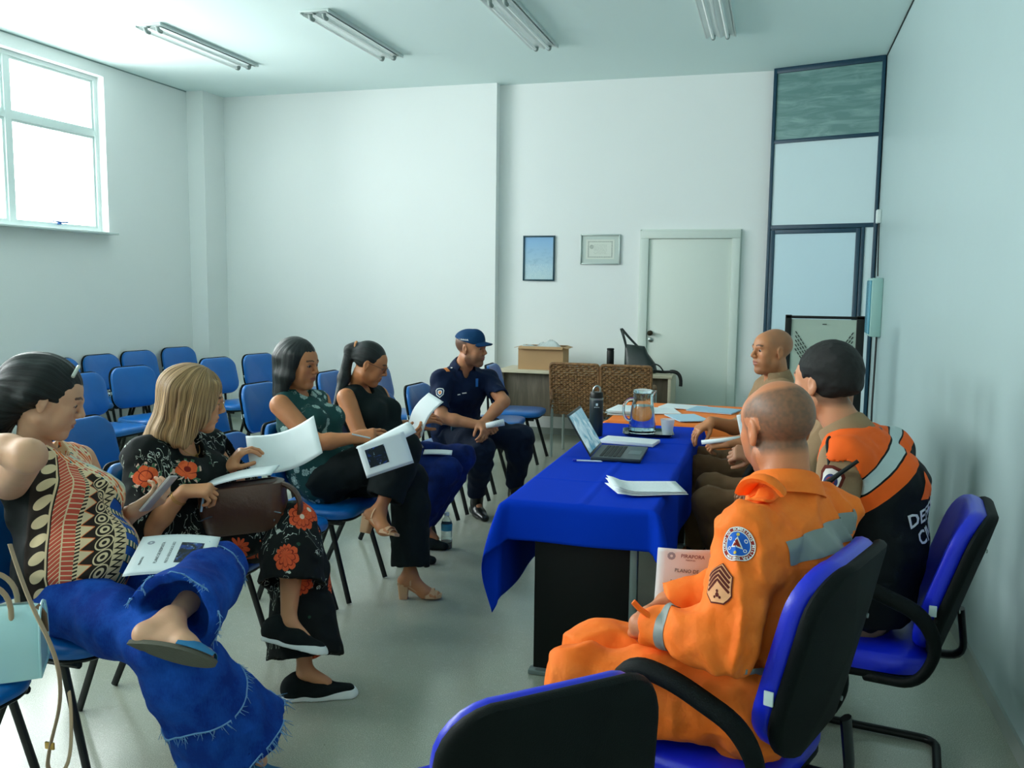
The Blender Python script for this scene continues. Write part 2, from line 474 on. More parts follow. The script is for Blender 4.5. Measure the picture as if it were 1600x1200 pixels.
def visitor_chair(label, group):
    """local: seat centre over origin, faces +x"""
    t = empty('visitor_chair', (0, 0, 0), 0, label, 'chair', group)
    Rz = rotz(-math.pi/2)                                   # pad front (+y) -> +x
    s = MB(); M = Rz @ Matrix.Rotation(math.pi/2, 3, 'X')     # pad front to +z
    s.ring_loft([[M @ p+Vector((.0, 0, .447)) for p in r] for r in pad(.46, .43, .045, .11, .012)])
    s.build('seat', M_blue, t)
    s = MB(); s.ring_loft([[M @ p+Vector((0, 0, .418)) for p in r] for r in pad(.44, .41, .018, .1, 0)]); s.build('seat_pan', M_blk, t)
    tilt = Matrix.Rotation(-.2, 3, 'Y')
    b = MB(); b.ring_loft([[tilt @ (Rz @ p)+Vector((-.255, 0, .70)) for p in r] for r in pad(.44, .345, .035, .1, .012, curve=.035, top_narrow=.06)])
    bo = b.build('backrest', M_blue, t)
    b = MB(); b.ring_loft([[tilt @ (Rz @ p)+Vector((-.274, 0, .70)) for p in r] for r in pad(.452, .357, .02, .1, 0, curve=.035, top_narrow=.06)])
    b.build('back_shell', M_shell, bo)
    g = MB().box((0, 0, 0), (.02, .01, .035), bev=.002); g.build('tag', M_tagw, bo).location = (-.235, -.214, .66)
    for sy in (-1, 1):
        y = sy*.2
        l = MB(); l.tube([(.1, sy*.19, .41), (.215, sy*.215, 0.006)], .015, 8, flat=((0, 1, 0), .7)); l.build('leg', M_blk, t)
        l = MB(); l.tube([(-.06, sy*.19, .41), (-.235, sy*.215, 0.006)], .015, 8, flat=((0, 1, 0), .7)); l.build('leg', M_blk, t)
        MB().tube([(.17, sy*.195, .405), (-.2, sy*.195, .405)], .012, 8).build('side_rail', M_blk, t)
    for sy in (-1, 1):
        MB().tube(rounded([(-.12, sy*.11, .4), (-.27, sy*.11, .41), (-.28, sy*.11, .62)], .04), .011, 8).build('back_support', M_blk, t)
    return t
vc = visitor_chair('x', 'blue upholstered visitor chairs')
CH = [
 # x, y, yaw, label
 (-2.22, 1.82, .0, 'blue visitor chair at the lower left edge holding the mint handbag'),
 (-2.2, 2.40, -.02, 'blue visitor chair under the woman in the orange patterned blouse'),
 (-2.22, 3.05, .0, 'blue visitor chair under the blonde woman in the floral outfit'),
 (-2.23, 3.64, -.05, 'empty dark blue visitor chair between the blonde woman and the woman in green floral top'),
 (-2.2, 4.16, .0, 'blue visitor chair under the woman in the green floral top'),
 (-2.2, 4.78, .0, 'blue visitor chair under the woman with the ponytail'),
 (-2.22, 5.4, .0, 'empty visitor chair between the ponytailed woman and the man in the cap'),
 (-2.2, 6.0, -.05, 'blue visitor chair under the man in the dark cap'),
 (-2.22, 6.62, .05, 'empty visitor chair just beyond the man in the cap'),
 (-2.22, 7.2, .1, 'empty visitor chair with its seat showing past the rolled paper'),
 (-2.2, 7.82, .05, 'last visitor chair of the front row, nearest the rattan chairs'),
 (-3.22, 3.85, .0, 'second-row chair seen behind the face of the woman in orange patterned blouse'),
 (-3.25, 4.9, -.05, 'second-row chair half hidden by the blonde hair'),
 (-3.28, 5.62, -.12, 'second-row blue chair with white tag, standing left of the dark-haired woman'),
 (-3.22, 6.6, -.05, 'blue chair seen between the dark-haired woman and the ponytailed woman'),
 (-3.1, 7.3, .05, 'blue chair seen just right of the face with glasses'),
 (-4.86, 5.22, .0, 'third-row chair showing only its lit seat beside the woman in orange patterned blouse'),
 (-4.9, 5.72, -.05, 'third-row blue chair right of the dark hair with hairband'),
 (-4.95, 6.28, -.28, 'third-row blue chair left of the blonde head, in front of the white cables'),
 (-4.83, 7.32, -.25, 'third-row blue chair just right of the blonde head'),
 (-4.73, 7.87, -.3, 'third-row blue chair upper right of the blonde head, left of the dark-haired woman'),
 (-4.7, 8.52, -.1, 'blue chair mostly hidden behind the dark-haired woman, by the back wall'),
 (-6.03, 6.68, -.1, 'chair against the window wall, the first from the left in that row'),
 (-6.03, 7.2, -.15, 'chair against the window wall, the second from the left in that row'),
 (-6.03, 7.72, -.22, 'chair against the window wall, the third from the left in that row'),
 (-6.0, 8.3, -.3, 'chair against the window wall, the last one before the pillar'),
]
for i, (x, y, a, lab) in enumerate(CH):
    o = vc if i == 0 else copy_tree(vc)
    o.location = (x, y, 0); o.rotation_euler = (0, 0, a); o['label'] = lab

def arm_chair(label, loc, rz, tilt=.22, arms=True, bz=.70):
    """faces +x locally; sled base, loop arms, tall back"""
    t = empty('armchair', loc, rz, label, 'chair', 'blue armchairs with black loop arms')
    Rz = rotz(-math.pi/2); M = Rz @ Matrix.Rotation(math.pi/2, 3, 'X')
    s = MB(); s.ring_loft([[M @ p+Vector((.0, 0, .445)) for p in r] for r in pad(.49, .47, .06, .11, .014)]); s.build('seat', M_blue2, t)
    s = MB(); s.ring_loft([[M @ p+Vector((0, 0, .405)) for p in r] for r in pad(.48, .46, .03, .1, 0)]); s.build('seat_pan', M_shell, t)
    T_ = Matrix.Rotation(-tilt, 3, 'Y'); c = Vector((-.285, 0, bz))
    b = MB(); b.ring_loft([[T_ @ (Rz @ p)+c for p in r] for r in pad(.47 if arms else .46, .47 if arms else .43, .05 if arms else .035, .12, .012, curve=.05, top_narrow=.05)])
    bo = b.build('backrest', M_blue2, t)
    b = MB(); b.ring_loft([[T_ @ (Rz @ p)+c+T_ @ Vector((-.038, 0, 0)) for p in r] for r in pad(.485, .485 if arms else .455, .035, .12, .004, curve=.05, top_narrow=.05)])
    b.build('back_shell', M_shell, bo)
    for z in (-.12, .1) if arms else ():
        g = MB(); g.lathe([(.006, 0), (.006, .003), (.001, .004)], (0, 0, 0), 10, Matrix.Rotation(-math.pi/2, 3, 'Y'))
        g.build('rivet', M_steel, bo).location = c+T_ @ Vector((-.066, 0, z))
    g = MB().box((0, 0, 0), (.022, .006, .034), bev=.002); g.build('tag', M_tagw, bo).location = c+T_ @ Vector((.034, .236, -.08))
    for s_ in (-1, 1) if arms else ():
        y = s_*.30
        a = MB()
        loop = rounded([(.06, s_*.2, .40), (.11, y, .41), (.15, y, .58), (.08, y, .715), (-.03, y, .705), (-.20, y, .64), (-.25, y, .54), (-.20, y, .42), (-.05, s_*.22, .39)], .09, 6)
        rs = []
        for p in loop: rs.append(.016+.006*min(1, max(0, (p.z-.5)/.12)))
        a.tube(loop, .02, 12, rs=rs, flat=((0, 1, 0), 1.15)); a.build('armrest', M_shell, t)
    y = .22
    f = MB(); f.tube(rounded([(-.12, -.16, .385), (.2, -y, .385), (.23, -y, .02), (-.28, -y, .016), (-.28, y, .016), (.23, y, .02), (.2, y, .385), (-.12, .16, .385)], .06, 5), .0145, 10)
    f.build('sled_base', M_blk, t)
    f = MB(); f.tube(rounded([(-.1, -.06, .385), (-.34, -.06, .4), (-.32, -.06, .56)], .05), .012, 8, flat=((0, 1, 0), 2.2)); f.build('back_bracket', M_blk, t)
    return t
arm_chair('blue armchair under the man in orange uniform, black back shell towards us', (-.115, 2.29, 0), math.pi-.36, .22, True, .765)
arm_chair('blue armchair by the right wall under the man in black and orange vest', (.30, 3.14, 0), math.pi-.14, .3)
arm_chair('blue armchair under the bald man in khaki at the far end', (.02, 5.02, 0), math.pi)
arm_chair('blue armchair under the hidden man between the vest wearer and the bald man', (.2, 4.25, 0), math.pi)
arm_chair('empty armchair at the bottom edge turned away from us, black back shell', (-.56, 1.735, 0), math.radians(133.5), .10, False, .665)

# ================================================================== TABLES
M_cloth_b = mat('blue_tablecloth', '#0236bc', .8, .06, bump=.2, bscale=500)
M_cloth_o = mat('orange_tablecloth', '#f58238', .7, .2, bump=.2, bscale=400)
M_desk_dark = mat('black_laminate', '#030807', .5, .25)
def black_desk(label, x0, x1, y0, y1, h=.735):
    t = empty('desk', ((x0+x1)/2, (y0+y1)/2, 0), 0, label, 'table'); W, D = x1-x0, y1-y0
    MB().box((0, 0, h-.0125), (W, D, .025), bev=.003).build('tabletop', M_desk_dark, t)
    for s in (-1, 1): MB().box((0, s*(D/2-.03), (h-.05)/2+.02), (W-.06, .025, h-.07), bev=.002).build('end_panel', M_desk_dark, t)
    MB().box((.0, 0, .42), (.02, D-.1, .5), bev=.002).build('modesty_panel', M_desk_dark, t)
    for s in (-1, 1):
        MB().box((0, s*(D/2-.03), .011), (W-.02, .05, .02), bev=.004).build('foot', mat('grey_steel', '#7c8a88', .4, .5, metal=.5), t)
    MB().box((W/2-.045, -D/2+.02, .4), (.03, .03, .62), bev=.004).build('leg_edge', mat('grey_steel', '#7c8a88', .4), t)
    return t
TX0, TX1, TY0, TY1 = -1.0, -.42, 3.4, 5.52
black_desk('long black desk beneath the blue cloth', TX0+.07, TX1-.03, TY0+.03, TY1-.02)
black_desk('black desk beneath the orange cloth', -.99, -.2, 5.68, 6.56)
def cloth(name, x0, x1, y0, y1, h, drops, m, label, cat, corner=None, nx=110, ny=190, seed=3, slack=.018, yaw=0, creases=()):
    """drops: overhang at -x,+x,-y,+y ; draped sheet"""
    rnd = random.Random(seed); dx0, dx1, dy0, dy1 = drops
    W, D = x1-x0+dx0+dx1, y1-y0+dy0+dy1; V = []
    for i in range(nx+1):
        row = []
        for j in range(ny+1):
            u = -dx0+W*i/nx; v = -dy0+D*j/ny                       # flat sheet coords from table corner
            if corner:
                u, v = corner(u, v, x1-x0, y1-y0)
            ox = max(0, -u)+max(0, u-(x1-x0)); oy = max(0, -v)+max(0, v-(y1-y0))
            sx = -1 if u < 0 else 1; sy = -1 if v < 0 else 1
            cx = min(max(u, 0), x1-x0); cy = min(max(v, 0), y1-y0)
            z = h+.0025*math.sin(cx*19+1)*math.sin(cy*7)*.5
            for (ax_, pos, amp) in creases:
                d = (cx if ax_ == 0 else cy)-pos; z += amp*math.exp(-(d/.008)**2)
            px, py = cx, cy
            if ox > 0 and oy == 0:
                a = slack+.02*(1-math.exp(-ox/.1))*(.5+.5*math.sin(v*9+seed)); px = cx+sx*min(a, .4*ox+a*.5*min(1, ox/.03)); z = h-max(0, ox-.01)
            elif oy > 0 and ox == 0:
                a = slack+.015*(1-math.exp(-oy/.1))*(.5+.5*math.sin(u*14+seed)); py = cy+sy*min(a, .4*oy+a*.5*min(1, oy/.03)); z = h-max(0, oy-.01)
            elif ox > 0 and oy > 0:
                r = math.hypot(ox, oy); th = math.atan2(oy, ox)     # corner folds into a hanging cone
                fold = .5+.5*math.cos(4*(th-math.pi/4))
                rad = slack+.10*(r)*math.sin(2*th)**2+.02*r+.05*math.sin(2*th)*math.sin(math.pi*min(1, max(ox, oy)/.42))
                wx, wy = math.cos(th), math.sin(th)
                px = cx+sx*(rad*wx+slack*.6*(ox > 0)); py = cy+sy*(rad*wy+slack*.6)
                z = h-max(ox, oy)-.3*min(ox, oy)
            row.append((x0+px, y0+py, z))
        V.append(row)
    b = MB(); b.grid(V); me = b.mesh(name, None)
    o = link(name, me, m); sd = o.modifiers.new('thickness', 'SOLIDIFY'); sd.thickness = .0015; sd.offset = 1
    
    return tag(o, label, cat)
cloth('tablecloth', TX0, TX1, TY0, TY1, .742, (.42, .33, .17, .03), M_cloth_b, 'blue tablecloth draped over the long black desk with the laptop', 'tablecloth', creases=((0, .30, .006), (1, .42, .004), (1, .95, .004), (1, 1.5, .004)))
cloth('tablecloth', -1.0, -.2, 5.66, 6.6, .742, (.12, .1, .17, .05), M_cloth_o, 'orange tablecloth on the table behind the blue one', 'tablecloth', seed=9)

# long wooden desk at the back wall -----------------------------------
def wood(name, a, b, sc=(1, 14, 14), axis=0):
    def f():
        v, x, y, z = coords(); n = noise(scaled(v, sc), 2.2, 4, .6, dist=.6); return mixc((n-.3)*1.8, a, b)
    return mat(name, a, .5, .3, build=f)
M_oak = wood('light_oak_edge', '#bdb39a', '#d6ccb4'); M_walnut = wood('grey_walnut', '#4a4438', '#75695a', (10, 10, 1.2))
t = empty('writing_desk', (-1.79, 8.86, 0), 0, 'wooden writing desk against the back wall, left of the white door', 'desk')
MB().box((0, 0, .735), (1.74, .5, .03), bev=.002).build('tabletop', M_oak, t)
for s in (-1, 1): MB().box((s*.845, -.02, .36), (.03, .44, .72), bev=.002).build('side_panel', M_oak, t)
MB().box((0, -.16, .5), (1.66, .018, .43), bev=.002).build('modesty_panel', M_walnut, t)
t = empty('cardboard_box', (-2.25, 8.86, .751), .03, 'open brown cardboard box on the left end of the writing desk', 'box')
M_card = mat('cardboard', '#b8936c', .8, .2, vary=.04, vscale=5)
b = MB()
for s in (-1, 1):
    b.box((s*.228, 0, .11), (.005, .3, .22)); b.box((0, s*.148, .11), (.46, .005, .22))
b.box((0, 0, .003), (.46, .3, .005)); b.build('carton', M_card, t)
for s in (-1, 1):
    MB().box((s*.25, 0, .222), (.05, .29, .004), Matrix.Rotation(s*.25, 3, 'Y')).build('flap', M_card, t)
    MB().box((0, s*.16, .219), (.45, .05, .004), Matrix.Rotation(-s*.5, 3, 'X')).build('flap', M_card, t)
b = MB(); rnd = random.Random(5)
P = []
for i in range(15):
    row = []
    for j in range(12):
        u, v = i/14-.5, j/11-.5; z = .235*0+.02+.03*math.sin(7*u+3*v)+.035*rnd.random()-(abs(u)**3+abs(v)**3)*.35
        row.append((u*.4, v*.24, .215+z))
    P.append(row)
b.grid(P); o = b.build('plastic_bag', mat('pale_plastic', '#d9e4e4', .2, .5, alpha=.7), None, ang=None); o.location = (-2.25, 8.86, .751)
tag(o, 'crumpled clear plastic sticking out of the cardboard box', 'plastic bag')
b = MB(); b.lathe([(.001, 0), (.034, 0), (.036, .004), (.036, .2), (.034, .205), (.034, .212), (.037, .215), (.037, .225), (.032, .23), (.001, .23)], n=24)
o = b.build('travel_mug', M_blk); o.location = (-1.56, 8.84, .7505); tag(o, 'plain black cylinder flask standing on the writing desk beside the black handbag', 'flask')
# black handbag
t = empty('handbag', (-1.27, 8.84, .7505), -.1, 'black leather handbag with long upright handles on the writing desk', 'handbag')
M_leather = mat('black_leather', '#1a2725', .38, .5, bump=.4, bscale=60)
b = MB(); rings = []
for z, w_, d_, ox in ((0, .30, .15, .02), (.02, .33, .17, .02), (.1, .31, .15, 0), (.2, .24, .09, -.03), (.27, .19, .03, -.05), (.275, .18, .01, -.05)):
    rings.append([Vector((x+ox+.02*math.sin(5*z*9+x*20)*.3, y, z-.16*max(0, x-.0)*z/.27)) for x, y in rrect(w_, d_, min(w_, d_)*.45, 5)])
b.ring_loft(rings); b.build('bag_body', M_leather, t)
for s in (-1, 1):
    MB().tube(bez((-.13, s*.02, .22), (-.2, s*.03, .52), (-.27, s*.03, .47), (.02, s*.02, .22), 16), .0065, 8).build('handle', M_leather, t)
b = MB(); b.tube(bez((-.17, 0, 0.02), (-.1, -.1, .05), (.02, .1, -.02), (.15, 0, .02), 10), .014, 8)
b.tube(bez((-.1, .02, .02), (-.04, .04, .13), (.04, -.04, .07), (.06, 0, .0), 10), .007, 8)
b.tube(bez((.12, 0, .015), (.2, -.02, .03), (.235, -.02, -.02), (.225, -.03, -.12), 10), .018, 8, flat=((0, 1, 0), .5))
o = b.build('strap', M_blk); o.location = (-1.07, 8.70, .766); tag(o, 'coiled black strap hanging over the right end of the writing desk', 'strap')

# rattan chairs --------------------------------------------------------
def rattan_nodes():
    v, x, y, z = coords(); nz = noise(v, 40, 3, .6); return mixc((nz-.3)*2, '#5a3c22', '#a87c50')
M_rat = mat('rattan_strand', '#7d5834', .55, .4, build=rattan_nodes)
M_satin = mat('brushed_tube', '#aeb8b4', .35, .5, metal=.7)
def rattan_chair(x, y, rz, label):
    t = empty('rattan_chair', (x, y, 0), rz, label, 'chair', 'woven rattan chairs')
    W, H0, H1 = .45, .44, .885; bw = MB()
    yb = lambda z: -.0-.06*(z-H0)/.44
    NR, NC = 22, 34
    for r in range(NR):                                     # horizontal strands weave over the stakes
        z = H0+.008+(H1-H0-.016)*r/(NR-1); pts = []
        for c in range(NC+1):
            xx = -W/2+W*c/NC; pts.append((xx, yb(z)+.0075*math.sin(math.pi*c/2.0+(r % 2)*math.pi), z+.002*math.sin(c*1.3+r)))
        bw.tube(pts, .0105, 5, flat=((0, 0, 1), .95))
    bw.build('back_weave', M_rat, t)
    st = MB()
    for c in range(1, 17):
        xx = -W/2+W*c/17; st.tube([(xx, yb(H0), H0), (xx, yb(H1), H1)], .005, 5)
    st.build('stake', mat('rattan_stake', '#c2a47c', .6), t)
    fr = MB(); fr.tube(rounded([(-W/2, yb(H0-.03), H0-.03), (-W/2, yb(H1), H1+.0), (W/2, yb(H1), H1), (W/2, yb(H0-.03), H0-.03)], .03), .014, 10); fr.build('back_frame', M_rat, t)
    s = MB()
    for r in range(20):
        yy = .02+.42*r/19; s.tube([(-W/2+W*c/NC, yy, .42+.006*math.sin(math.pi*c/2+(r % 2)*math.pi)) for c in range(NC+1)], .0115, 5, flat=((0, 1, 0), .95))
    s.build('seat_weave', M_rat, t)
    for sx in (-1, 1):
        l = MB(); l.tube([(sx*.216, -.0, .62), (sx*.216, -.02, .008)], .0135, 10); l.build('leg', M_satin, t)
        l = MB(); l.tube([(sx*.216, .42, .64), (sx*.216, .44, .008)], .0135, 10); l.build('leg', M_satin, t)
        MB().tube(rounded([(sx*.21, -.03, .55), (sx*.21, -.02, .67), (sx*.21, .42, .66), (sx*.21, .43, .57)], .06), .021, 10).build('armrest', M_rat, t)
        MB().tube([(sx*.225, 0, .405), (sx*.225, .43, .405)], .011, 8).build('side_rail', M_satin, t)
    return t
rattan_chair(-1.735, 8.03, -.02, 'woven rattan armchair with steel legs, the left one of the pair')
rattan_chair(-1.262, 8.02, .02, 'woven rattan armchair with steel legs, the right one of the pair')

# board on an easel behind the vest man --------------------------------
t = empty('display_board', (.35, 7.0, 0), 0, 'black framed pale board standing behind the men, slatted lines on its face', 'board')
f = MB(); Wb = .55
for s in (-1, 1): f.box((s*(Wb/2-.027 if s > 0 else Wb/2-.02), 0, .7), (.055 if s > 0 else .045, .03, 1.4), bev=.003)
f.box((0, 0, 1.385), (Wb, .03, .02), bev=.003); f.box((0, 0, .5), (Wb, .03, .03), bev=.003); f.build('frame', M_blk, t)
MB().box((0, .002, .94), (Wb-.08, .014, .86)).build('panel', mat('board_panel', '#aebfb2', .5, .3, vary=.03), t)
r = MB()
for k in range(5):
    for j in range(6):
        for s in (-1, 1): r.box((s*(.195-.017*j), -.008, 1.27-k*.032-.026*j), (.022, .004, .006), Matrix.Rotation(-s*.98, 3, 'Y'))
r.build('printed_lines', M_blk, t)
MB().box((0, -.009, 1.335), (.03, .004, .006)).build('clip', M_blk, t)
MB().box((0, .0, .02), (Wb+.02, .3, .03), bev=.01).build('foot', M_blk, t)

# framed pictures on the back wall ------------------------------------
def sky_poster():
    v, x, y, z = coords(); n = noise(scaled(v, (6, 6, 14)), 1.5, 4, .6)
    g = (z+.2)*2.2; c = mixc(g, '#b9d4dc', '#7eb0dd'); lines = (z*70).fr().lt(.4)*noise(scaled(v, (60, 60, 20)), 3, 1).gt(.5)
    return mixc(lines*z.lt(-.06)*.5, mixc((n-.5)*1.6*z.within(-.08, .1), c, '#5a84a8'), '#e6f0f0')
t = empty('framed_poster', (-2.432, YBR, 1.878), 0, 'blue poster in a dark frame on the back wall', 'picture')
def pic_frame(w, h, b, m, t, d=.02):
    f = MB()
    for s in (-1, 1):
        f.box((s*(w/2-b/2), -d/2, 0), (b, d, h), bev=.002); f.box((0, -d/2, s*(h/2-b/2)), (w-2*b, d, b), bev=.002)
    f.build('frame', m, t)
pic_frame(.345, .475, .016, mat('dark_blue_frame', '#14404e', .4, .4), t)
MB().box((0, -.006, 0), (.315, .004, .445)).build('print', mat('poster_print', '#8fb6cf', .3, .4, build=sky_poster), t)
t = empty('framed_certificate', (-1.775, YBR, 1.972), 0, 'certificate in a silver frame beside the white door', 'picture')
pic_frame(.42, .31, .014, mat('silver_frame', '#b6c2be', .35, .5, metal=.5), t)
MB().box((0, -.005, 0), (.39, .004, .28)).build('mount', mat('certificate_mount', '#c9d5ce', .5), t)
def cert():
    v, x, y, z = coords(); ax, az = x.abs(), z.abs()
    bd = (ax.within(.118, .13)*az.lt(.085)).mx(az.within(.074, .084)*ax.lt(.13))
    tx = (z*85).fr().lt(.3)*noise(scaled(v, (90, 90, 30)), 3, 1).gt(.48)*ax.lt(.07)*az.lt(.05)
    seal = E.m('SQRT', (x+.09)*(x+.09)+(z-.025)*(z-.025)).lt(.022)
    return mixc(bd.mx(tx).mx(seal)*noise(v, 90, 2), '#dde2d8', '#7f8c82')
MB().box((0, -.008, 0), (.3, .003, .2)).build('print', mat('certificate_print', '#dde2d8', .5, build=cert), t)

# ================================================================== THINGS ON THE TABLES
TZ = .746
M_paper = mat('paper', '#dfe7ea', .7, .2)
M_ink = mat('print_ink', '#3a4448', .8)
def ruled():
    v, x, y, z = coords('Generated')
    l = (y*26).fr().lt(.28)*noise(scaled(v, (70, 26, 1)), 2, 1).gt(.47)*x.within(.12, .85)*y.within(.12, .9)
    return mixc(l*.45, '#dfe7ea', '#6f7c84')
M_text = mat('printed_paper', '#dfe7ea', .7, .2, build=ruled)
def bent_sheet(name, W, H, f, m, t=.0025, nx=10, ny=14):
    b = MB(); b.sheet([[f(W*(i/nx-.5), H*(j/ny-.5)) for j in range(ny+1)] for i in range(nx+1)], t); return b.build(name, m, ang=None)
# folded papers near the edge
t = empty('paper_stack', (-.49, 3.70, TZ+.002), .35, 'folded white printed papers on the near corner of the blue table', 'papers')
for k in range(4):
    o = bent_sheet('sheet', .30, .20, lambda x, y, k=k: (x, y+.004*k, .004*k+.012*math.exp(-((x+.15)/.05)**2)*(1+.4*k)+.004), M_text if k == 3 else M_paper, .0015)
    o.parent = t; o.rotation_euler = (0, 0, [.1, -.05, .03, -.02][k])
# laptop
t = empty('laptop', (-.725, 4.46, TZ), math.radians(2), 'open black laptop with a lit screen facing right on the blue table', 'laptop')
M_lap = mat('laptop_body', '#1c2a30', .35, .5); M_lap2 = mat('laptop_deck', '#3a4a50', .4, .5)
b = MB(); b.box((0, 0, .009), (.245, .365, .016), bev=.004); b.build('base', M_lap, t)
MB().box((0, 0, .0178), (.235, .355, .0012)).build('deck', M_lap2, t)
k = MB()
for r in range(5):
    for c in range(14): k.box((-.075+r*.0215, -.14+c*.0215, .0195), (.018, .018, .003), bev=.001, seg=1)
ko = k.build('keyboard', mat('keys', '#10191c', .5), t); ko['kind'] = 'stuff'
MB().box((.075, 0, .0188), (.06, .1, .0006)).build('touchpad', mat('touchpad', '#54666c', .3), t)
tl = Matrix.Rotation(-math.radians(31), 3, 'Y')
lid = MB(); c = Vector((-.122, 0, .017)); lid.box(c+tl @ Vector((0, 0, .118)), (.007, .365, .235), tl, bev=.003); lo = lid.build('lid', M_lap, t)
def screen():
    v, x, y, z = coords(); n = noise(scaled(v, (3, 3, 3)), 3.5, 5, .6, dist=.8)
    return mixc((n-.42)*4, mixc((z-.05)*5, '#3f86a6', '#8fb9c9'), '#d5e8ec')
ms = mat('screen_glow', '#5a95ad', .2, .5, build=screen)
ptree = ms.node_tree; pr = ptree.nodes['Principled BSDF']; src = pr.inputs['Base Color'].links[0].from_socket
ptree.links.new(src, pr.inputs['Emission Color']); pr.inputs['Emission Strength'].default_value = .35
MB().box(c+tl @ Vector((.0042, 0, .12)), (.001, .345, .208), tl).build('screen', ms, lo)
b = MB(); b.box((0, 0, .009), (.16, .3, .014), bev=.002); b.box((0, 0, .0175), (.158, .296, .003)); o = b.build('notebook', M_text)
o.location = (-.735, 4.83, TZ); o.rotation_euler = (0, 0, 1.45); tag(o, 'thick white notebook lying beyond the laptop keyboard', 'notebook')
b = MB(); b.tube([(-.07, 0, 0), (.065, 0, 0), (.075, 0, 0)], .0045, 8, rs=[.0045, .0045, .001]); po = b.build('pen', mat('pen_white', '#cfdbe6', .4)); po.location = (-.85, 4.235, TZ+.005); po.rotation_euler = (0, 0, .12)
tag(po, 'slim white pen lying in front of the laptop', 'pen')
b = MB(); b.box((0, 0, .0), (.02, .012, .012), bev=.003); c_ = b.build('cap', mat('pen_cap_blue', '#1530b0', .4), po); c_.location = (-.06, 0, 0)
# thermos
t = empty('thermos', (-1.0+.04, 5.02, TZ), 0, 'tall dark steel thermos with a flip lid beside the laptop', 'bottle')
M_th = mat('thermos_steel', '#14262b', .35, .5)
MB().lathe([(.001, 0), (.036, 0), (.039, .006), (.039, .2), (.037, .208), (.001, .208)], n=32).build('bottle_body', M_th, t)
MB().lathe([(.0375, .205), (.0395, .207), (.0395, .216), (.037, .218), (.001, .218)], n=32).build('collar', M_steel, t)
MB().lathe([(.037, .218), (.037, .24), (.033, .25), (.012, .252), (.001, .252)], n=32).build('lid', M_blk, t)
MB().tube(bez((-.02, 0, .25), (-.02, 0, .295), (.028, 0, .295), (.02, 0, .25), 12), .006, 8).build('carry_loop', M_steel, t)
M_logo = mat('logo_white', '#d9e6e8', .5)
R_ = Matrix.Rotation(math.pi/2, 4, 'X')
def on_can(me, r, z, az):
    for v in me.vertices:
        a = az+v.co.x/r; rr = r+.0004+v.co.z; v.co = (rr*math.cos(a), rr*math.sin(a), z+v.co.y)
    return me
az = -math.radians(75)
b = MB(); b.poly(rrect(.012, .014, .002, 2), .0004); link('emblem', on_can(b.mesh('emblem'), .039, .182, az), M_logo, t)
b = MB()
for i_, w_ in enumerate((.005, .003, .004, .003, .004)): b.box((-.012+i_*.006, .0012*(i_ % 2), 0), (w_, .0035, .0004))
link('logo_mark', on_can(b.mesh('mark'), .039, .166, az), M_logo, t)
# tray, pitcher, cup
t = empty('tray', (-.68, 5.16, TZ), .15, 'dark serving tray under the glass pitcher', 'tray')
b = MB(); R = [[Vector((x, y, z)) for x, y in rrect(w_, h_, .03, 4)] for w_, h_, z in ((.24, .19, 0), (.26, .21, .004), (.285, .235, .018), (.29, .24, .018), (.262, .212, .006), (.02, .02, .005))]
b.ring_loft(R); b.build('tray_body', mat('tray_steel', '#3c4f4e', .2, .6, metal=.7), t)
M_glass = mat('clear_glass', '#eafaff', .03, .5, trans=1, ior=1.45)
t = empty('pitcher', (-.715, 5.16, TZ+.006), .2, 'clear glass water pitcher standing on the tray', 'pitcher')
out = [(.001, 0), (.058, 0), (.066, .008), (.064, .05), (.052, .14), (.044, .175), (.047, .2)]
inn = [(.0445, .2), (.0415, .175), (.049, .14), (.061, .05), (.06, .014), (.001, .011)]
def lathe_spout(prof):
    b = MB(); rings = []
    for r, z in prof:
        ring = []
        for j in range(32):
            a = 2*math.pi*j/32; k = max(0, math.cos(a-.3))**6*max(0, (z-.165)/.035)*.022
            ring.append(((r+k)*math.cos(a), (r+k)*math.sin(a), z+k*.3))
        rings.append(ring)
    return b.ring_loft(rings)
lathe_spout(out+inn).build('jug', M_glass, t)
MB().tube(bez((-.045, 0, .165), (-.11, -.01, .17), (-.1, -.01, .06), (-.06, 0, .06), 14), .0065, 10).build('handle', M_glass, t)
MB().lathe([(.001, .0125), (.0597, .0155), (.0607, .05), (.0497, .134), (.001, .134)], n=32).build('water', mat('water', '#eefcff', .0, .5, trans=1, ior=1.33), t)
MB().lathe([(.001, .196), (.042, .196), (.046, .203), (.046, .209), (.02, .214), (.001, .214)], n=28).build('lid', M_glass, t)
t = empty('plastic_cup', (-.565, 5.12, TZ), 0, 'translucent plastic cup next to the tray', 'cup')
MB().lathe([(.001, 0), (.027, 0), (.040, .098), (.042, .100), (.0395, .100), (.0265, .002), (.001, .002)], n=28).build('cup_body', mat('frosted_plastic', '#e6f4fb', .3, .5, alpha=.45), t)
for o_ in bpy.data.objects:
    if o_.name == 'pitcher': o_.scale = (1.2, 1.2, 1.2)
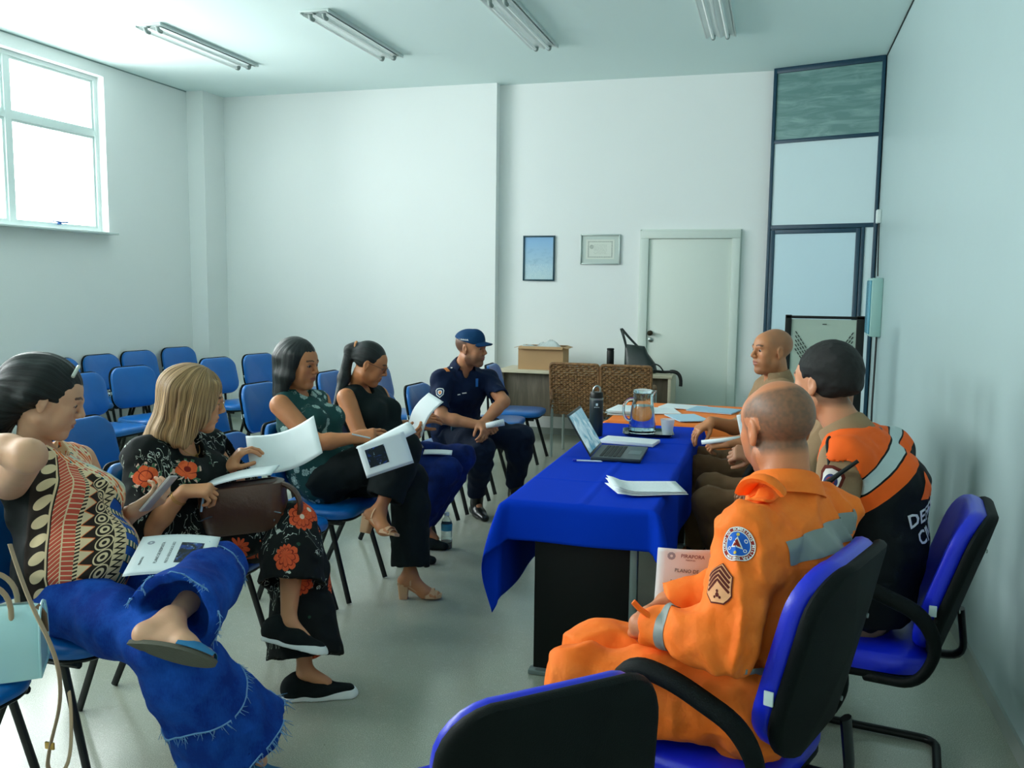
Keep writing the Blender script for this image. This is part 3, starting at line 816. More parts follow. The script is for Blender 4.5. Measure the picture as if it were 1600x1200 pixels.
# orange table
t = empty('magazine_stack', (-.93, 6.0, TZ), -.1, 'stack of magazines at the left edge of the orange table', 'magazines')
for k in range(4):
    o = MB().box((0, 0, .004+k*.008), (.22, .3, .0065), rotz([.05, -.08, .1, 0][k]), bev=.001).build('magazine', M_text if k == 3 else mat('cover_grey%d' % (k % 2), ['#c9d5d6', '#8fa3a6'][k % 2], .4), t)
for i, (x, y, r, w_, h_, m, lab) in enumerate([
    (-.72, 6.15, .3, .21, .30, M_text, 'loose printed sheet lying beside the magazine stack'),
    (-.6, 6.4, -.2, .3, .21, M_paper, 'blank white sheet at the back of the orange table'),
    (-.52, 5.86, .45, .21, .30, mat('folder_blue', '#a9cfe6', .4), 'pale blue folder on the front of the orange table'),
    (-.38, 6.3, -.25, .32, .24, mat('folder_blue_2', '#8fbdd9', .35), 'blue booklet on the right side of the orange table'),
    ]):
    b = MB(); b.box((0, 0, 0), (w_, h_, .006), bev=.001, seg=1)
    o = b.build(['sheet', 'sheet', 'folder', 'booklet'][i], m); o.location = (x, y, TZ+.005+.001*i); o.rotation_euler = (0, 0, r); tag(o, lab, ['paper', 'paper', 'folder', 'booklet'][i])
    if i == 3: MB().box((0, 0, -.0045), (w_*.98, h_*.98, .004)).build('pages', M_paper, o)
# water bottle on the floor
t = empty('water_bottle', (-1.86, 5.0, 0), 0, 'plastic water bottle with an amber base standing on the floor by the chair legs', 'bottle')
M_pet = mat('clear_plastic', '#e6f4f4', .08, .5, trans=.9, ior=1.2)
MB().lathe([(.001, 0), (.03, 0), (.034, .008), (.034, .06), (.032, .065), (.034, .07), (.034, .15), (.03, .17), (.014, .195), (.014, .205), (.001, .205)], n=28).build('bottle_body', M_pet, t)
MB().lathe([(.001, .002), (.029, .002), (.032, .01), (.032, .045), (.001, .045)], n=28).build('drink', mat('amber_drink', '#a1582a', .1, .5), t)
MB().lathe([(.0345, .115), (.0345, .155), (.0338, .156), (.0338, .114)], n=28).build('label_band', mat('bottle_label', '#3f8fae', .4), t)
MB().lathe([(.001, .205), (.0155, .205), (.0155, .222), (.001, .223)], n=20).build('cap', mat('bottle_cap', '#e4eeee', .4), t)
# white cables on a chair of the window row
b = MB(); rnd = random.Random(11)
for k in range(9):
    p = [Vector((rnd.uniform(-.12, .12), rnd.uniform(-.13, .13), rnd.uniform(.01, .13))) for _ in range(7)]
    pts = []
    for a_, b_, c_ in zip(p[:-2], p[1:-1], p[2:]):
        for i in range(6):
            q = i/6; m1 = (a_+b_)/2; m2 = (b_+c_)/2; pts.append(m1*(1-q)**2+b_*2*q*(1-q)+m2*q*q)
    b.tube(pts, .006, 6)
o = b.build('cable_bundle', mat('cable_white', '#d3dcda', .5)); o.location = (-5.88, 7.06, .478); tag(o, 'tangle of white cables on a chair by the window wall', 'cables')
# ================================================================== IMPLICIT-SURFACE MODELLER (bodies, clothes, hair)
V3 = lambda *a: np.array(a, float)
def nrm(v): v = np.asarray(v, float); return v/(np.linalg.norm(v)+1e-12)
_rs = np.random.RandomState(4); _L = _rs.rand(32, 32, 32).astype(np.float32)
def vnoise(P, s):
    """smooth value noise, s = scale (scalar or 3-vector); returns -1..1"""
    Q = P*np.asarray(s, dtype=float); i = np.floor(Q).astype(int); f = Q-i; f = f*f*(3-2*f); r = 0
    for dx in (0, 1):
        for dy in (0, 1):
            for dz in (0, 1):
                w_ = (f[..., 0] if dx else 1-f[..., 0])*(f[..., 1] if dy else 1-f[..., 1])*(f[..., 2] if dz else 1-f[..., 2])
                r = r+w_*_L[(i[..., 0]+dx) % 32, (i[..., 1]+dy) % 32, (i[..., 2]+dz) % 32]
    return r*2-1
def smin(a, b, k):
    if k <= 0: return np.minimum(a, b)
    h = np.clip(.5+.5*(b-a)/k, 0, 1); return b+(a-b)*h-k*h*(1-h)
def cap(a, b, ra, rb=None, k=.02, flat=None, op='+', tag=None):
    """tapered capsule; flat=(axis, s): widened s times along axis"""
    a = V3(*a); b = V3(*b); rb = ra if rb is None else rb
    fx = None if flat is None else (nrm(flat[0]), float(flat[1]))
    def f(P):
        pa = P-a; ba = b-a
        if fx is not None:
            ax, s_ = fx; pa = pa-(pa@ax)[..., None]*ax*(1-1/s_); ba = ba-(ba@ax)*ax*(1-1/s_)
        t = np.clip((pa@ba)/max(ba@ba, 1e-9), 0, 1)
        return np.linalg.norm(pa-t[..., None]*ba, axis=-1)-(ra+(rb-ra)*t)
    m = max(ra, rb)*(fx[1] if fx and fx[1] > 1 else 1)
    return dict(f=f, lo=np.minimum(a, b)-m, hi=np.maximum(a, b)+m, k=k, op=op)
def ell(c, r, R=None, k=.02, op='+'):
    c = V3(*c); r = V3(*r) if not np.isscalar(r) else V3(r, r, r); R = np.eye(3) if R is None else np.asarray(R, float)   # columns = axes
    def f(P):
        q = (P-c)@R; k0 = np.linalg.norm(q/r, axis=-1); k1 = np.linalg.norm(q/(r*r), axis=-1)
        return k0*(k0-1)/np.maximum(k1, 1e-6)
    m = np.abs(R)@r
    return dict(f=f, lo=c-m, hi=c+m, k=k, op=op)
def half(p, n, k=.004):
    """keep the side against n"""
    p = V3(*p); n = nrm(n)
    return dict(f=lambda P: (P-p)@n, lo=None, hi=None, k=k, op='&')
def halfball(p, n, c, r, k=.003):
    """cut away points beyond plane (p,n) but only within r of c"""
    p = V3(*p); n = nrm(n); c = V3(*c)
    return dict(f=lambda P: np.maximum(-((P-p)@n), np.linalg.norm(P-c, axis=-1)-r), lo=c-r, hi=c+r, k=k, op='-')
def comp(prims, k=.03):
    """one primitive made of others, with its own cuts"""
    plus = [q for q in prims if q['op'] == '+']; lo = np.min([q['lo'] for q in plus], 0); hi = np.max([q['hi'] for q in plus], 0)
    def f(P): return evalf(prims, P)
    return dict(f=f, lo=lo, hi=hi, k=k, op='+', sub=prims)
def evalf(prims, P, post=None):
    F = np.full(P.shape[:-1], .2)
    for q in prims:
        d = q['f'](P)
        if q['op'] == '+': F = smin(F, d, q['k'])
        elif q['op'] == '-': F = -smin(-F, d, q['k'])
        else: F = -smin(-F, -d, q['k'])
    if post is not None: F = F+post(P)
    return F
def polygonize(prims, res, lo=None, hi=None, post=None, pad_=.03):
    plus = [q for q in prims if q['op'] == '+']
    if lo is None: lo = np.min([q['lo'] for q in plus], 0)-pad_
    if hi is None: hi = np.max([q['hi'] for q in plus], 0)+pad_
    lo = np.asarray(lo, float); n = np.ceil((np.asarray(hi)-lo)/res).astype(int)+1
    ax = [lo[i]+res*np.arange(n[i]) for i in range(3)]
    F = np.full(tuple(n), .2)
    for q in prims:
        if q['lo'] is None: sl = (slice(None),)*3
        else:
            m = q['k']+3*res
            a = np.clip(np.floor((q['lo']-m-lo)/res).astype(int), 0, n); b = np.clip(np.ceil((q['hi']+m-lo)/res).astype(int)+1, 0, n)
            if (b <= a).any(): continue
            sl = tuple(slice(a[i], b[i]) for i in range(3))
        P = np.stack(np.meshgrid(ax[0][sl[0]], ax[1][sl[1]], ax[2][sl[2]], indexing='ij'), -1)
        d = q['f'](P)
        if q['op'] == '+': F[sl] = smin(F[sl], d, q['k'])
        elif q['op'] == '-': F[sl] = -smin(-F[sl], d, q['k'])
        else: F[sl] = -smin(-F[sl], -d, q['k'])
    if post is not None:
        idx = np.nonzero(np.abs(F) < .04); P = lo+res*np.stack(idx, -1); F[idx] = F[idx]+post(P)
    S = F < 0
    cell = np.zeros(tuple(n-1), bool); allc = np.ones(tuple(n-1), bool)
    for dx in (0, 1):
        for dy in (0, 1):
            for dz in (0, 1):
                s_ = S[dx:n[0]-1+dx, dy:n[1]-1+dy, dz:n[2]-1+dz]; cell |= s_; allc &= s_
    act = cell & ~allc; ci = np.stack(np.nonzero(act), -1); vid = -np.ones(tuple(n-1), int); vid[act] = np.arange(len(ci))
    acc = np.zeros((len(ci), 3)); cnt = np.zeros(len(ci))
    cor = [(0, 0, 0), (1, 0, 0), (0, 1, 0), (1, 1, 0), (0, 0, 1), (1, 0, 1), (0, 1, 1), (1, 1, 1)]
    Fc = [F[ci[:, 0]+c[0], ci[:, 1]+c[1], ci[:, 2]+c[2]] for c in cor]
    for i in range(8):
        for j in range(i+1, 8):
            if sum(abs(cor[i][k]-cor[j][k]) for k in range(3)) != 1: continue
            m = (Fc[i] < 0) != (Fc[j] < 0); t = np.where(m, Fc[i]/np.where(m, Fc[i]-Fc[j], 1), 0)
            p = np.array(cor[i])+t[:, None]*(np.array(cor[j])-np.array(cor[i])); acc += p*m[:, None]; cnt += m
    V = lo+res*(ci+acc/np.maximum(cnt, 1)[:, None])
    quads = []
    for a in range(3):
        b, c = (a+1) % 3, (a+2) % 3
        s0 = [slice(0, n[i]) for i in range(3)]; s1 = list(s0); s0[a] = slice(0, n[a]-1); s1[a] = slice(1, n[a])
        A, B = S[tuple(s0)], S[tuple(s1)]; e = A != B
        e = np.stack(np.nonzero(e), -1); ok = (e[:, b] > 0) & (e[:, c] > 0) & (e[:, b] < n[b]-1) & (e[:, c] < n[c]-1); e = e[ok]
        inside = S[e[:, 0], e[:, 1], e[:, 2]]
        def at(db, dc):
            q = e.copy(); q[:, b] += db; q[:, c] += dc; return vid[q[:, 0], q[:, 1], q[:, 2]]
        q = np.stack([at(-1, -1), at(0, -1), at(0, 0), at(-1, 0)], -1); q[~inside] = q[~inside][:, ::-1]; quads.append(q)
    Q = np.concatenate(quads); Q = Q[(Q >= 0).all(1)]
    return V, Q
def npmesh(name, V, Q, col=None, uv=None):
    me = bpy.data.meshes.new(name); me.vertices.add(len(V)); me.vertices.foreach_set('co', V.astype(np.float32).ravel())
    me.loops.add(Q.size); me.loops.foreach_set('vertex_index', Q.astype(np.int32).ravel())
    me.polygons.add(len(Q)); me.polygons.foreach_set('loop_start', (np.arange(len(Q))*4).astype(np.int32))
    try: me.polygons.foreach_set('loop_total', np.full(len(Q), 4, np.int32))
    except Exception: pass
    me.polygons.foreach_set('use_smooth', np.ones(len(Q), bool))
    if col is not None:
        a = me.color_attributes.new('tint', 'FLOAT_COLOR', 'POINT'); a.data.foreach_set('color', np.concatenate([col, np.ones((len(V), 1))], 1).astype(np.float32).ravel())
    if uv is not None:
        u = me.uv_layers.new(name='UVMap'); u.data.foreach_set('uv', uv[Q.ravel()].astype(np.float32).ravel())
    me.update(calc_edges=True); me.validate()
    return me
def sdf_obj(name, prims, res, m, parent, post=None, colf=None, uvf=None, lo=None, hi=None, smoothit=1):
    V, Q = polygonize(prims, res, lo, hi, post)
    # relax a little: average with neighbours
    for _ in range(smoothit):
        s_ = np.zeros_like(V); c_ = np.zeros(len(V))
        for i in range(4):
            for j in ((i+1) % 4, (i-1) % 4):
                np.add.at(s_, Q[:, i], V[Q[:, j]]); np.add.at(c_, Q[:, i], 1)
        V = V*.4+.6*s_/np.maximum(c_, 1)[:, None]
    me = npmesh(name, V, Q, colf(V) if colf else None, uvf(V) if uvf else None)
    return link(name, me, m, parent, world=True)
def march(prims, O, D, post=None, steps=60, maxd=.5):
    """trace rays onto the surface"""
    O = np.asarray(O, float); D = np.asarray(D, float)/np.linalg.norm(D, axis=-1, keepdims=True); t = np.zeros(O.shape[:-1])
    for _ in range(steps):
        F = evalf(prims, O+t[..., None]*D, post); t = np.clip(t+F*.8, 0, maxd)
    return O+t[..., None]*D
def project_mesh(me, prims, post, origin, x, y, lift=.002):
    """lay a flat mesh (x,y) onto the surface: local frame at origin, projected along -z"""
    x = nrm(x); y = V3(*y); y = nrm(y-x*(y@x)); z = np.cross(x, y)
    n = len(me.vertices); co = np.zeros(n*3, np.float32); me.vertices.foreach_get('co', co); co = co.reshape(-1, 3).astype(float)
    O = V3(*origin)+co[:, :1]*x+co[:, 1:2]*y+z*.06
    P = march(prims, O, np.tile(-z, (n, 1)), post, maxd=.16); P = P+z*(lift+co[:, 2:3])
    me.vertices.foreach_set('co', P.astype(np.float32).ravel()); me.update(); return me
def dec_disc(r, n=40, rings=8, rin=0):
    b = MB(); R = []
    for k in range(rings+1):
        rr = rin+(r-rin)*k/rings; R.append([(max(rr, 1e-5)*math.cos(2*math.pi*j/n), max(rr, 1e-5)*math.sin(2*math.pi*j/n), 0) for j in range(n)])
    b.ring_loft([[Vector(p) for p in r_] for r_ in R], cap=False); return b.mesh('patch', None)
def dec_poly(pts, n=10):
    """filled outline (star-shaped about its centroid)"""
    c = (sum(p[0] for p in pts)/len(pts), sum(p[1] for p in pts)/len(pts)); o = []
    N = len(pts)
    for i in range(N):
        a, b_ = pts[i], pts[(i+1) % N]
        m = max(1, int(math.dist(a, b_)/.006))
        for q in range(m): o.append((a[0]+(b_[0]-a[0])*q/m, a[1]+(b_[1]-a[1])*q/m))
    b = MB(); b.ring_loft([[Vector((c[0]+(x-c[0])*k/n, c[1]+(y-c[1])*k/n, 0)) for x, y in o] for k in [.001]+list(range(1, n+1))], cap=False)
    return b.mesh('patch', None)
def dec_strip(pts, w, n=24):
    """ribbon along a polyline"""
    pts = [Vector((*p, 0)) for p in pts]; b = MB(); rows = []
    q = []
    for a, c in zip(pts[:-1], pts[1:]):
        m = max(1, int((c-a).length/.006))
        for i in range(m): q.append(a.lerp(c, i/m))
    q.append(pts[-1])
    for i, p in enumerate(q):
        t = (q[min(i+1, len(q)-1)]-q[max(i-1, 0)]).normalized(); s_ = Vector((-t.y, t.x, 0)); K = max(1, int(w/.006))
        rows.append([p+s_*w*(j/K-.5) for j in range(K+1)])
    b.grid(rows); return b.mesh('ribbon', None)
# ================================================================== PEOPLE
def frame_of(f, up=(0, 0, 1), roll=0):
    """columns right, forward, up"""
    f = nrm(f); r = nrm(np.cross(f, up)); u = np.cross(r, f)
    if roll: r, u = r*math.cos(roll)+u*math.sin(roll), u*math.cos(roll)-r*math.sin(roll)
    return np.stack([r, f, u], 1)
def head_prims(c, R, male=False, lid=.5, jaw=1.0, nose=1.0, k=1.0):
    c = V3(*c)
    T = lambda x, y, z: c+R@(V3(x, y, z)*k)
    P = []
    def e(p, r, kk=.02, op='+'): P.append(ell(T(*p), V3(*r)*k, R, kk*k, op))
    def cc(a, b, ra, rb, kk=.015, op='+'): P.append(cap(T(*a), T(*b), ra*k, rb*k, kk*k, None, op))
    e((0, -.018, .034), (.074, .094, .080), .01)
    e((0, .026, -.028), (.058, .062, .082), .04)
    e((0, .05, .035), (.058, .04, .05), .03)
    cc((-.048*jaw, .0, -.062), (-.014, .062, -.097), .02, .018, .03); cc((.048*jaw, .0, -.062), (.014, .062, -.097), .02, .018, .03)
    e((0, .074, -.098), (.02*jaw, .015, .016), .02)
    for s in (-1, 1):
        e((s*.040, .066, -.022), (.02, .018, .02), .025)
        e((s*.031, .097, .008), (.017, .014, .012), .012, '-')
        e((s*.031, .0735, .006), (.0165, .0145, .0145), .006)
        e((s*.036, .058, -.055), (.022, .022, .026), .02)
        # ear
        e((s*.076, -.006, -.004), (.007, .017, .030), .006)
        e((s*.083, -.002, .002), (.005, .009, .016), .005, '-')
        e((s*.075, -.002, -.03), (.006, .009, .010), .006)
    cc((-.036, .083, .024), (0, .091, .021), .008 if not male else .010, .008, .012); cc((.036, .083, .024), (0, .091, .021), .008 if not male else .010, .008, .012)
    cc((0, .090, .014), (0, .110*1, -.022), .007, .0105*nose, .012)
    for s in (-1, 1): e((s*.011*nose, .100, -.028), (.008*nose, .009, .008), .008)
    e((0, .084, -.058), (.026, .012, .018), .02)
    e((0, .0945, -.0535), (.021, .007, .0055), .006); e((0, .0925, -.0665), (.018, .007, .0065), .006)
    e((0, .1, -.0600), (.024, .012, .0012), .003, '-')
    return P, T
def head_paint(T, R, c, skin, lips='#9a5a50', brow='#241a16', stubble=None, k=1, shave=None):
    skin, lips, brow = [np.array(srgb(x)) for x in (skin, lips, brow)]
    def f(V):
        q = (V-V3(*c))@R/k; C = np.tile(skin, (len(V), 1))
        n = vnoise(V, 45)[:, None]*.05; C = C*(1+n)
        blush = np.exp(-(((np.abs(q[:, 0])-.042)/.018)**2+((q[:, 2]+.025)/.018)**2))*(q[:, 1] > .03)
        C = C*(1-blush[:, None]*np.array([0.0, .10, .12]))
        if stubble:
            sc, amt = stubble; m = np.clip((-.03-q[:, 2])/.03, 0, 1)*(q[:, 1] > -.005)*np.clip((q[:, 2]+.14)/.03, 0, 1); m = np.maximum(m, np.exp(-((q[:, 2]+.045)/.006)**2)*(np.abs(q[:, 0]) < .027)*(q[:, 1] > .08))
            C = C*(1-amt*m[:, None])+np.array(srgb(sc))*amt*m[:, None]
        if shave:
            sc, amt, fn = shave; m = fn(q)*amt; C = C*(1-m[:, None])+np.array(srgb(sc))*m[:, None]
        l = np.clip(1.3-((q[:, 0]/.023)**2+((q[:, 2]+.0600)/.0115)**2), 0, 1)*(q[:, 1] > .08); l = np.minimum(l*2.5, 1)*.75
        C = C*(1-l[:, None])+lips*l[:, None]
        x = np.abs(q[:, 0]); arch = .0285+.004*np.sin(np.clip((x-.012)/.038, 0, 1)*math.pi)
        b = (np.abs(q[:, 2]-arch) < .0038)*(x > .012)*(x < .05)*(q[:, 1] > .05)*.85
        C = C*(1-b[:, None])+brow*b[:, None]
        es = (np.abs(q[:, 2]-.0035+.12*(x-.031)**2/.03) < .0021)*(np.abs(x-.031) < .0155)*(q[:, 1] > .07)*.85
        return C*(1-es[:, None])+brow*es[:, None]
    return f
def hand_prims(w, d, n, side, curl=(35, 40, 45, 50), spread=.12, thumb=(.5, .3), s=1.0, k=.006):
    """w wrist, d direction of the palm, n outward normal of the BACK of the hand, side=+1 if thumb lies toward cross(d,n)"""
    w = V3(*w); d = nrm(d); n = V3(*n); n = nrm(n-d*(n@d)); t = np.cross(d, n)*side      # t: toward the thumb
    P = []; L = .088*s
    for o, r in ((.028, .0135), (.010, .014), (-.009, .0135), (-.026, .012)):
        P.append(cap(w+t*o*.55*s, w+d*L*(1-.09*(o < -.02))+t*o*s, .0165*s, r*s, .012))
    P.append(ell(w+d*.03*s+t*.024*s-n*.008*s, V3(.026, .018, .014)*s, np.stack([d, t, n], 1), .015))
    offs = (.029, .010, -.009, -.027); base = (1.0, 1.03, .99, .9); lens = ((.040, .025, .020), (.045, .029, .021), (.041, .026, .020), (.032, .020, .018))
    for i in range(4):
        p = w+d*L*base[i]*.96+t*offs[i]*s; a = 0; dd0 = nrm(d+t*spread*(1.5-i)*.7)
        r0 = (.0088, .0090, .0086, .0076)[i]*s; c = curl[i]
        for j, (ln, f_) in enumerate(zip(lens[i], (.9, 1.1, .7))):
            a += math.radians(c)*f_; dd = dd0*math.cos(a)-n*math.sin(a); q = p+dd*ln*s
            P.append(cap(p, q, r0*(1-.06*j), r0*(.94-.07*j), .004 if j else .008)); p = q
    a1, a2 = thumb
    p = w+d*.018*s+t*.026*s-n*.006*s; dd = nrm(d*.75+t*(.75-a1*.6)-n*(.15+a1)); q = p+dd*.042*s
    P.append(cap(p, q, .0135*s, .0108*s, .012)); p = q; dd = nrm(dd*(1-.3*a2)+d*.5-n*.5*a2-t*.35*a2); q = p+dd*.032*s; P.append(cap(p, q, .0105*s, .0095*s, .004)); p = q
    dd = nrm(dd+d*.25-n*.25*a2-t*.2*a2); P.append(cap(p, p+dd*.022*s, .0094*s, .008*s, .003))
    return P
def limb(a, b, c, r, k=.02, bulge=0):
    """two-segment limb with radii r=(ra, rb_mid, rc)"""
    a, b, c = V3(*a), V3(*b), V3(*c)
    P = [cap(a, b, r[0], r[1], k), cap(b, c, r[1]*1.0, r[2], k)]
    if bulge: P.append(ell(b+(c-b)*.28+V3(0, 0, 0), V3(r[1], r[1], .08)*1.0+bulge*0, None, k)) if False else None
    return P
class Person:
    def __init__(s, label, base, J, head, male=False, skin='#b98a6c', group=None, rz=0):
        s.J = {k: V3(*v) for k, v in J.items()}; s.male = male; s.skin = skin
        s.root = empty('person', base, 0, label, 'person', group)
        s.hc = s.J['head']; s.hR = frame_of(*head)
        s.hk = 1.0
        s.extra = []; s.hands = []; s.legp = {}; s.armk = 1.0; s.feet = []
    def torso(s, infl=0, wide=1.0, belly=0, bust=0, lo_k=.05):
        J = s.J; lat = nrm(J['sR']-J['sL']); hl = nrm(J['hR']-J['hL']); up = nrm(J['chest']-J['pelvis'])
        sw = 1.0 if s.male else .9; P = []
        fw = nrm(np.cross(up, lat)); s.fw = fw
        i = infl
        P.append(cap(J['hL']*.5+J['pelvis']*.5, J['hR']*.5+J['pelvis']*.5, .115*wide+i, None, lo_k, (up, 1.1)))
        P.append(cap(J['pelvis'], J['waist'], .115*wide+i, .108*wide+i, lo_k, (hl, 1.28)))
        P.append(cap(J['waist'], J['chest'], .108*wide+i, .118*wide*sw+i, lo_k, (lat, 1.25)))
        P.append(cap(J['chest'], J['neck']*.7+J['chest']*.3, .115*wide*sw+i, .07*sw+i, lo_k, (lat, 1.3)))
        for q in 'LR':
            P.append(cap(J['neck']*.75+J['chest']*.25, J['s'+q], .052*sw+i, .054*sw+i, .05))
        if belly: P.append(ell(J['waist']*.65+J['pelvis']*.35+fw*.05*belly, V3(.15*wide+i, .115+.03*belly+i, .13+i), np.stack([hl, fw, np.cross(hl, fw)], 1), .05))
        if bust:
            for q in (-1, 1):
                P.append(ell(J['chest']-up*.03+fw*(.085+.02*bust)+lat*q*.075, V3(.07, .06, .065)*bust+i, np.stack([lat, fw, up], 1), .04))
        return P
    def arm(s, q, infl=0, a=0., b=2., thick=1.0, k=.02, cuff=0):
        """part of the arm between a and b (0 shoulder, 1 elbow, 2 wrist)"""
        J = s.J; S, E_, W = J['s'+q], J['e'+q], J['w'+q]; m = (1.05 if s.male else .92)*thick*s.armk
        rs = [.052*m, .041*m, .0285*(1.05 if s.male else .95)]; pt = lambda t: S+(E_-S)*t if t < 1 else E_+(W-E_)*(t-1)
        rad = lambda t: (rs[0]+(rs[1]-rs[0])*t if t < 1 else rs[1]+(rs[2]-rs[1])*(t-1))+infl+cuff*max(0, t-a)/(b-a)
        P = []; ts = sorted({a, b, *[t for t in (1.0, 1.35) if a < t < b]})
        for u, v in zip(ts[:-1], ts[1:]):
            e1 = .003 if abs(u-1.35) < .01 else 0; P.append(cap(pt(u), pt(v), rad(u)+e1, rad(v)+(.003 if abs(v-1.35) < .01 else 0), k))
        return P
    def leg(s, q, infl=0, a=0., b=2., thick=1.0, k=.03, flare=0):
        J = s.J; H, K, A = J['h'+q], J['k'+q], J['a'+q]; m = (1.0 if s.male else 1.0)*thick
        rs = [.090*m, .058*m, .036]; pt = lambda t: H+(K-H)*t if t < 1 else K+(A-K)*(t-1)
        def rad(t):
            r = (rs[0]+(rs[1]-rs[0])*t) if t < 1 else rs[1]+(rs[2]-rs[1])*(t-1)
            return r+infl+(flare*max(0, t-1.0) if t > 1 else 0)
        P = []; ts = sorted({a, b, *[t for t in (.5, 1.0, 1.3) if a < t < b]})
        for u, v in zip(ts[:-1], ts[1:]):
            e = lambda t: .006 if abs(t-1.3) < .01 else 0
            P.append(cap(pt(u), pt(v), rad(u)+e(u), rad(v)+e(v), k))
        return P
    def neckp(s, infl=0):
        J = s.J; m = .058 if s.male else .047
        return [cap(J['neck'], s.hc+s.hR@V3(0, -.022, -.06), m+.008+infl, m+infl, .03)]
    def build_body(s, lid=.5, jaw=1, nose=1, paint=None, bodyres=.010, hand_res=.0028, head_res=.0032, arms=(1, 1), hide_hands=''):
        hp, T = head_prims(s.hc, s.hR, s.male, lid, jaw, nose, s.hk); s.T = T
        B = s.torso(-.012)+s.neckp()+s.arm('L')+s.arm('R')
        for q in 'LR': B += s.leg(q, -.008)
        for q in 'LR':
            if 'a'+q in s.J and 't'+q in s.J:
                A, t_ = s.J['a'+q], s.J['t'+q]; B += [cap(A, A+(t_-A)*.45-V3(0, 0, .02), .030, .022, .02)]
        H = []; hb = []
        for hnd in s.hands: H.append(hand_prims(**hnd))
        allp = B+hp+[x for h in H for x in h]+[x for h in s.feet for x in h]; s.bodyprims = allp
        boxes = [(s.hc-.15*s.hk-V3(0, 0, .03), s.hc+.15*s.hk, head_res)]
        for h in H+s.feet:
            lo = np.min([q['lo'] for q in h], 0)-.012; hi = np.max([q['hi'] for q in h], 0)+.012; boxes.append((lo, hi, hand_res))
        pf = paint(T) if paint else head_paint(T, s.hR, s.hc, s.skin, k=s.hk)
        V, Q = polygonize(allp, bodyres); keep = np.ones(len(Q), bool); cen = V[Q].mean(1)
        for lo, hi, _ in boxes: keep &= ~((cen > lo+.006) & (cen < hi-.006)).all(1)
        Vs, Qs = [V], [Q[keep]]; off = len(V)
        for lo, hi, r in boxes:
            v, q = polygonize([x for x in allp if x['lo'] is None or ((x['lo']-.03 < hi) & (x['hi']+.03 > lo)).all()], r, lo, hi); Vs.append(v); Qs.append(q+off); off += len(v)
        V = np.concatenate(Vs); Q = np.concatenate(Qs)
        used = np.zeros(len(V), bool); used[Q.ravel()] = True; mp = np.cumsum(used)-1; V = V[used]; Q = mp[Q]
        me = npmesh('body', V, Q, pf(V))
        o = link('body', me, skin_mat(), s.root, world=True); s.bodyob = o
        for sgn in (-1, 1):
            e = MB(); R_ = s.hR; cc = T(sgn*.031, .0735+.0018, .0058)
            rings = []; ax = nrm(R_@V3(0, 1, -.25))
            prof = [(.0001, 1), ]
            b = MB(); Mx = Matrix([list(x) for x in frame_of(R_@V3(0, 0, 1), ax).tolist()])
            pr = [(.0150*math.sin(t), -.0150*math.cos(t)) for t in np.linspace(.02, math.pi-.02, 14)]
            F = np.stack([nrm(np.cross(ax, V3(0, 0, 1))), np.cross(nrm(np.cross(V3(0, 0, 1), ax)), ax)*-1, ax], 1)
            b.lathe(pr, tuple(cc), 20, Matrix(F.tolist())); me2 = b.mesh('eye', None)
            n_ = len(me2.vertices); co = np.zeros(n_*3, np.float32); me2.vertices.foreach_get('co', co); co = co.reshape(-1, 3)
            dd = (co-cc)@ax/.0150; colr = np.where(dd[:, None] > .84, np.array(srgb('#1a100c')), np.array(srgb('#9a9088')))
            a = me2.color_attributes.new('tint', 'FLOAT_COLOR', 'POINT'); a.data.foreach_set('color', np.concatenate([colr, np.ones((n_, 1))], 1).astype(np.float32).ravel())
            link('eye', me2, eye_mat(), s.root, world=True)
        return o
def attr_build():
    n = E.nt.nodes.new('ShaderNodeAttribute'); n.attribute_name = 'tint'; return E(n.outputs['Color'])
def skin_mat(): return mat('skin', '#b98a6c', .48, .35, build=attr_build, bump=.12, bscale=220, sss=.08)
def eye_mat(): return mat('eye_surface', '#cfc8c0', .12, .5, build=attr_build)
def folds(amp=.006, s=(16, 16, 9), seed=0, amp2=.003):
    def f(P):
        Q = P+seed*3.7; wv = vnoise(Q, 7)*.05
        a = vnoise(Q+wv[:, None], s); r = (1-np.abs(a)*2.2)
        return -amp*np.clip(r, -.4, 1)-amp2*vnoise(Q, 34)+amp*.35
    return f
def fabric(name, c, rough=.8, bump=.35, bs=500, vary=.05, build=None, sheen=.0, spec=.2):
    return mat(name, c, rough, spec, vary=vary, vscale=9, bump=bump, bscale=bs, build=build, sheen=sheen)
def hair_mat(name, a, b, sc=(60, 60, 5), rough=.38):
    def f():
        v = coords('UV')[0]; n = noise(scaled(v, (sc[0]*.5, sc[2]*.3, 1)), 3, 3, .6); return mixc((n-.36)*3.2, a, b)
    fresh = name not in MATS; m = mat(name, a, rough, .35, build=f)
    if fresh:
        nt = m.node_tree; E.nt = nt; v = coords('UV')[0]; nz = noise(scaled(v, (sc[0]*1.6, sc[2]*.5, 1)), 3, 3, .6)
        b = nt.nodes.new('ShaderNodeBump'); b.inputs['Strength'].default_value = .6; b.inputs['Distance'].default_value = .003
        nt.links.new(nz.k, b.inputs['Height']); nt.links.new(b.outputs[0], nt.nodes['Principled BSDF'].inputs['Normal'])
    return m
def hair_post(ax, amp=.0035, s=(110, 110, 12), seed=0, big=.004):
    """ridges that run along the strands"""
    def f(P): return -amp*vnoise(P+seed, s)-big*vnoise(P+seed, (38, 38, 6))
    return f
def hair_uv(S, mode='down'):
    def f(V):
        q = (V-S.hc)@S.hR
        if mode == 'down': a = np.arctan2(q[:, 0], -(q[:, 1]-.02)); return np.stack([a*.5+q[:, 2]*.15, q[:, 2]-.5*np.hypot(q[:, 0], q[:, 1])], 1)
        a = np.arctan2(q[:, 0], q[:, 2]+.02); return np.stack([a*.5, q[:, 1]-q[:, 2]*.3], 1)
    return f
